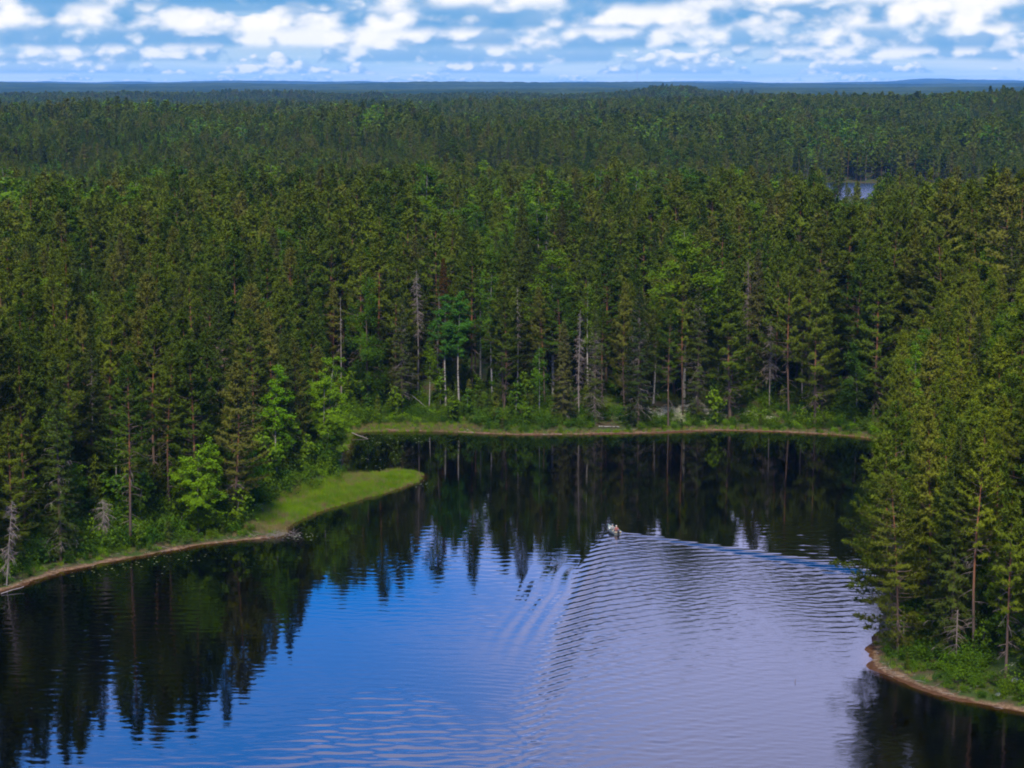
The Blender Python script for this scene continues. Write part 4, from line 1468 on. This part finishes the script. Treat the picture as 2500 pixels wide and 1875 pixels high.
mb = MB()
rnd = np.random.default_rng(18)
tx_, ty_ = scatter(-66, 66, 186, 362, 0.9, 0.5, 555)
tz_, tsd_, tsp_ = land(tx_, ty_)
kk = (tsd_ > 0.0) & (tsd_ < 2.2) & (rnd.random(len(tx_)) < 0.5)
for x, y, z in zip(tx_[kk], ty_[kk], tz_[kk]):
    az = rnd.uniform(0, 6.28)
    mb.tube(branch(np.array([x, y, z + 0.03]), az, rnd.uniform(0.3, 1.5), rnd.uniform(-3, 16), rnd.uniform(-6, 12), 3), np.linspace(rnd.uniform(0.015, 0.045), 0.01, 4), 4)
tag(link('driftwood_twigs', mb.mesh('driftwood_twigs', M_LICHENBR)), 'bleached twigs strewn along the sandy waterline', 'driftwood', None, 'stuff')

# pale brushwood heap at the corner between the bank and the spit
e = bpy.data.objects.new('brushwood_pile', None); e.location = (-32.0, 272.4, 0.1); COL.objects.link(e)
rnd = np.random.default_rng(8)
for part, n, mat in (('twigs', 130, M_LICHENBR), ('branches', 26, M_DEAD)):
    mb = MB()
    for _ in range(n):
        o = np.array([rnd.normal(0, 1.7), rnd.normal(0, 0.9), abs(rnd.normal(0, 0.18))])
        L = rnd.uniform(0.5, 1.5)
        mb.tube(branch(o, rnd.uniform(0, 6.28), L, rnd.uniform(-5, 45), rnd.uniform(-15, 25), 3), np.linspace(0.02 if part == 'twigs' else 0.04, 0.007, 4), 3)
    link(part, mb.mesh('brushwood_' + part, mat), e)['kind'] = 'stuff'
tag(e, 'heap of pale brushwood where the sandy bank meets the spit', 'brushwood')

# ------------------------------------------------------------------ boulders on the right headland and far shore
M_ROCK = plain('lichened_rock', (0.22, 0.215, 0.18), 0.9, 0.6, 2.0)
for (x, y, s, lab) in ((50.2, 200.4, 0.55, 'pale lichen-covered boulder beside the orange-trunked pine'), (47.9, 197.6, 0.3, 'small pale stone low on the right bank'),
                       (26.5, 365.0, 0.9, 'pale lichened rock on far shore right of the big spruce'), (36.0, 367.0, 1.0, 'broad pale rock in the clearing on far shore')):
    bm = bmesh.new()
    bmesh.ops.create_icosphere(bm, subdivisions=3, radius=s)
    rnd = np.random.default_rng(int(x * 10))
    k = rnd.normal(size=(6, 3))
    for v in bm.verts:
        d = sum(0.09 * math.sin(float(np.dot(q, v.co)) * 2.2 / s + j) for j, q in enumerate(k))
        v.co *= 1 + d
        v.co.z *= 0.6
    me = bpy.data.meshes.new('boulder'); bm.to_mesh(me); bm.free(); me.materials.append(M_ROCK)
    for p_ in me.polygons: p_.use_smooth = True
    tag(link('boulder', me, None, (x, y, ground_z(x, y) + s * 0.15)), lab, 'boulder')

# ------------------------------------------------------------------ motor boat and its crew
M_HULL = plain('boat_aluminium', (0.24, 0.26, 0.25), 0.5, 0.2, 4.0, 0.3)
M_INNER = plain('boat_inside', (0.34, 0.36, 0.36), 0.6, 0.2, 4.0)
M_BENCH = plain('bench_board', (0.42, 0.33, 0.22), 0.7, 0.25, 5.0)
M_MOTOR = plain('outboard_black', (0.03, 0.03, 0.035), 0.4, 0.2, 5.0)
M_STRIPE = plain('gunwale_green', (0.12, 0.20, 0.14), 0.5, 0.2, 4.0)
boat = bpy.data.objects.new('motor_boat', None)
boat.location = (BOAT[0], BOAT[1], 0.0); boat.rotation_euler = (R(2.0), 0, PHI)
COL.objects.link(boat)
tag(boat, 'small open pale dinghy with outboard trailing a fan-shaped wake', 'boat')
st = np.linspace(-2.3, 2.45, 13) * 0.70                                # stern to bow along +Y
half = np.array([0.70, 0.76, 0.80, 0.82, 0.82, 0.80, 0.76, 0.69, 0.59, 0.45, 0.29, 0.13, 0.02]) * 0.76
keel = np.array([-0.12, -0.14, -0.15, -0.15, -0.15, -0.14, -0.13, -0.11, -0.07, 0.0, 0.10, 0.26, 0.48])
gun = np.linspace(0.42, 0.45, 13) + np.linspace(0, 1, 13) ** 3 * 0.24


def hull(inset, name, mat, flip):
    rows = []
    for y, h, k, g in zip(st, half, keel, gun):
        h = max(h - inset, 0.004); k = k + inset * 1.2
        rows.append([(-h, y, g), (-h * 0.96, y, k + (g - k) * 0.55), (-h * 0.78, y, k + (g - k) * 0.18), (0, y, k),
                     (h * 0.78, y, k + (g - k) * 0.18), (h * 0.96, y, k + (g - k) * 0.55), (h, y, g)])
    V = np.array(rows).reshape(-1, 3)
    F = grid_faces(7, 13)
    if flip: F = F[:, ::-1]
    V0 = len(V)
    V = np.concatenate([V, np.array(rows[0])])
    T = [(V0 + 3, V0 + i, V0 + i + 1) for i in (0, 1, 2, 3, 4, 5) if i not in (2, 3)] + [(V0 + 3, V0 + 2, V0 + 3)][:0]
    me = bpy.data.meshes.new(name)
    me.from_pydata([tuple(v) for v in V], [], [tuple(f) for f in F] + [tuple(V0 + i for i in range(7))])
    me.materials.append(mat); me.update()
    return link(name, me, boat)


hull(0.0, 'hull', M_HULL, False)
inner = hull(0.035, 'hull_lining', M_INNER, True)
for sgn in (-1, 1):
    mb = MB(); mb.tube(np.stack([sgn * half, st, gun + 0.01], 1), 0.03, 6, True)
    link('gunwale', mb.mesh('gunwale', M_STRIPE, True), boat)
for y, w in ((-1.0, 0.55), (-0.1, 0.59), (0.75, 0.46)):
    mb = MB(); mb.box((-w, y - 0.14, 0.20), (w, y + 0.14, 0.24))
    link('bench', mb.mesh('bench', M_BENCH), boat)
mb = MB(); mb.box((-0.50, -1.67, 0.36), (0.50, -1.59, 0.47)); link('transom_board', mb.mesh('transom_board', M_BENCH), boat)
mt = MB()
sec = [(0.36, 0.13, 0.16), (0.50, 0.15, 0.21), (0.66, 0.15, 0.22), (0.76, 0.11, 0.16), (0.79, 0.04, 0.06)]
rows = [[(w * math.cos(a), -1.82 + d * math.sin(a), z) for a in np.linspace(0, 2 * PI, 10, endpoint=False)] for z, w, d in sec]
Vm = np.array(rows).reshape(-1, 3)
Fm = [t for i in range(4) for j in range(10) for t in ((i * 10 + j, i * 10 + (j + 1) % 10, i * 10 + 10 + (j + 1) % 10), (i * 10 + j, i * 10 + 10 + (j + 1) % 10, i * 10 + 10 + j))]
mt.add(Vm, Fm)
motor = link('outboard_motor', mt.mesh('outboard_motor', M_MOTOR, True), boat)
mb = MB(); mb.box((-0.05, -1.89, -0.45), (0.05, -1.74, 0.40)); link('motor_leg', mb.mesh('motor_leg', M_MOTOR), motor)
mb = MB(); mb.tube([(0, -1.69, 0.55), (0.08, -1.5, 0.57), (0.16, -1.40, 0.58)], 0.022, 6, True); link('tiller', mb.mesh('tiller', M_MOTOR), motor)


def person(loc, face, jacket, label, hair, arm='lap', legs=(0.045, 0.05, 0.07), hood=False):
    """A seated figure: one skinned body with clothes colour by height, a head with face and hair."""
    # joints: pelvis, spine, neck, head; thighs forward (+Y), knees, feet; arms
    J = [(0, 0, 0.10), (0, -0.01, 0.32), (0, 0.0, 0.52), (0, 0.015, 0.60), (0, 0.03, 0.70), (0, 0.035, 0.80)]
    rad = [0.16, 0.155, 0.15, 0.062, 0.095, 0.085]
    E = [(0, 1), (1, 2), (2, 3), (3, 4), (4, 5)]
    for s in (-1, 1):
        b = len(J)
        J += [(s * 0.10, 0.05, 0.09), (s * 0.13, 0.44, 0.12), (s * 0.13, 0.48, -0.26), (s * 0.13, 0.62, -0.30)]
        rad += [0.10, 0.075, 0.05, 0.04]
        E += [(0, b), (b, b + 1), (b + 1, b + 2), (b + 2, b + 3)]
    for s in (-1, 1):
        b = len(J)
        if arm == 'tiller' and s == 1:
            J += [(s * 0.20, 0.0, 0.48), (s * 0.30, -0.12, 0.27), (s * 0.24, -0.36, 0.25), (s * 0.23, -0.42, 0.25)]
        else:
            J += [(s * 0.20, 0.0, 0.48), (s * 0.26, 0.06, 0.24), (s * 0.14, 0.28, 0.20), (s * 0.11, 0.35, 0.19)]
        rad += [0.075, 0.055, 0.04, 0.036]
        E += [(2, b), (b, b + 1), (b + 1, b + 2), (b + 2, b + 3)]
    me = bpy.data.meshes.new('person')
    me.from_pydata(J, E, [])
    o = link('person', me, None, loc, (0, 0, face))
    sk = o.modifiers.new('skin', 'SKIN')
    for i, q in enumerate(rad):
        me.skin_vertices[0].data[i].radius = (q, q * (0.72 if i in (1, 2) else 1.0))
    me.skin_vertices[0].data[0].use_root = True
    sub = o.modifiers.new('sub', 'SUBSURF'); sub.levels = 2; sub.render_levels = 2
    m, t, out = new_mat('person_clothes')
    tcn = t.nodes.new('ShaderNodeTexCoord'); sep = t.nodes.new('ShaderNodeSeparateXYZ')
    t.links.new(tcn.outputs['Object'], sep.inputs[0])
    y_, z_ = S(t, sep.outputs[1]), S(t, sep.outputs[2])
    c = mixc(t, (z_ - y_ * 0.25).step(0.10, 0.12), (0.035, 0.045, 0.07), jacket)
    c = mixc(t, z_.step(0.585, 0.60), c, (0.48, 0.29, 0.21))
    p = t.nodes.new('ShaderNodeBsdfPrincipled'); p.inputs['Roughness'].default_value = 0.8
    t.links.new(c.s, p.inputs['Base Color']); t.links.new(p.outputs[0], out.inputs[0])
    me.materials.append(m)
    # hair or cap, nose, eyes
    bm = bmesh.new(); bmesh.ops.create_uvsphere(bm, u_segments=14, v_segments=9, radius=0.112)
    for v in list(bm.verts):
        if v.co.z < (-0.075 if hood else -0.02) and (v.co.y > -0.03 or hood is False and v.co.z < -0.06):
            bm.verts.remove(v)
    hm = bpy.data.meshes.new('hair'); bm.to_mesh(hm); bm.free(); hm.materials.append(plain('hair', hair, 0.8, 0.3, 20))
    link('hair', hm, o, (0, 0.012, 0.775))
    bm = bmesh.new(); bmesh.ops.create_cone(bm, segments=6, radius1=0.02, radius2=0.006, depth=0.04, cap_ends=True)
    nm = bpy.data.meshes.new('nose'); bm.to_mesh(nm); bm.free(); nm.materials.append(plain('skin', (0.48, 0.28, 0.2), 0.7, 0.1))
    link('nose', nm, o, (0, 0.135, 0.735), (R(-65), 0, 0))
    for s in (-1, 1):
        bm = bmesh.new(); bmesh.ops.create_uvsphere(bm, u_segments=8, v_segments=6, radius=0.012)
        em = bpy.data.meshes.new('eye'); bm.to_mesh(em); bm.free(); em.materials.append(plain('eye', (0.03, 0.02, 0.02), 0.3, 0.1))
        link('eye', em, o, (s * 0.034, 0.118, 0.765))
    return tag(o, label, 'person')


def on_boat(lx, ly, lz):
    c, s = math.cos(PHI), math.sin(PHI)
    return (BOAT[0] + lx * c - ly * s, BOAT[1] + lx * s + ly * c, lz)


person(on_boat(0.06, -0.98, 0.27), PHI, (0.20, 0.07, 0.06), 'person in reddish jacket seated at the stern of the small boat', (0.42, 0.36, 0.30), 'tiller')
person(on_boat(-0.12, -0.08, 0.27), PHI + 0.1, (0.19, 0.19, 0.185), 'person in pale grey hooded jacket seated amidships in the small boat', (0.17, 0.17, 0.165), hood=True)
bm = bmesh.new(); bmesh.ops.create_icosphere(bm, subdivisions=3, radius=0.2)
for v in bm.verts:
    v.co.x *= 1.1 + 0.15 * math.sin(v.co.z * 22); v.co.z *= 0.8; v.co.y *= 0.8
me = bpy.data.meshes.new('bag'); bm.to_mesh(me); bm.free(); me.materials.append(plain('bag_cloth', (0.38, 0.30, 0.31), 0.8, 0.3, 9.0))
for p_ in me.polygons: p_.use_smooth = True
e = bpy.data.objects.new('bag', None); e.location = on_boat(-0.28, -1.38, 0.13); e.rotation_euler = (0, 0, PHI); COL.objects.link(e)
link('body', me, e)
mb = MB(); mb.tube([(-0.1, 0, 0.14), (-0.07, 0, 0.22), (0.07, 0, 0.22), (0.1, 0, 0.14)], 0.012, 5); link('strap', mb.mesh('bag_strap', M_MOTOR), e)
tag(e, 'pale pinkish bag lying in the stern of the small boat', 'bag')

# ------------------------------------------------------------------ far mast and fields
e = bpy.data.objects.new('radio_mast', None)
mx, my = 0.0597 * 13000, 13000.0
mz = float(far_height(np.array([mx]), np.array([my]))[0])
e.location = (mx, my, mz - 5); COL.objects.link(e)
tag(e, 'thin radio mast on the far blue horizon', 'mast')
M_MAST = plain('mast_steel', (0.30, 0.25, 0.25), 0.6, 0.2)
for k in range(3):
    mb = MB(); a = k * 2.094
    mb.tube([(1.4 * math.cos(a), 1.4 * math.sin(a), 0), (0.9 * math.cos(a), 0.9 * math.sin(a), 75)], 0.35, 4, True)
    link('leg', mb.mesh('mast_leg', M_MAST), e)
mb = MB()
for z in np.arange(5, 75, 5):
    P3 = [((1.4 - z / 150) * math.cos(k * 2.094), (1.4 - z / 150) * math.sin(k * 2.094), z) for k in (0, 1, 2, 0)]
    for a, b in zip(P3, P3[1:]):
        mb.tube([a, b], 0.2, 3)
link('bracing', mb.mesh('mast_bracing', M_MAST), e)
mb = MB(); mb.tube([(0, 0, 75), (0, 0, 92)], 0.3, 4, True); link('antenna', mb.mesh('mast_antenna', M_MAST), e)

# ------------------------------------------------------------------ air
HB = bpy.data.meshes.new('haze')
x0, x1, y0, y1, z0, z1 = -10000, 10000, -2000, 31000, -6, 172
HB.from_pydata([(x0, y0, z0), (x1, y0, z0), (x1, y1, z0), (x0, y1, z0), (x0, y0, z1), (x1, y0, z1), (x1, y1, z1), (x0, y1, z1)], [],
               [(0, 3, 2, 1), (4, 5, 6, 7), (0, 1, 5, 4), (1, 2, 6, 5), (2, 3, 7, 6), (3, 0, 4, 7)])
m, t, out = new_mat('haze_air')
pv = t.nodes.new('ShaderNodeVolumePrincipled')
pv.inputs['Color'].default_value = (0.16, 0.46, 0.92, 1)
pv.inputs['Density'].default_value = 0.000025
pv.inputs['Density Attribute'].default_value = ''
t.links.new(pv.outputs[0], out.inputs['Volume'])
m.cycles.homogeneous_volume = True
HB.materials.append(m)
tag(link('haze', HB), 'thin blue summer haze over the far forest', 'haze', None, 'stuff')
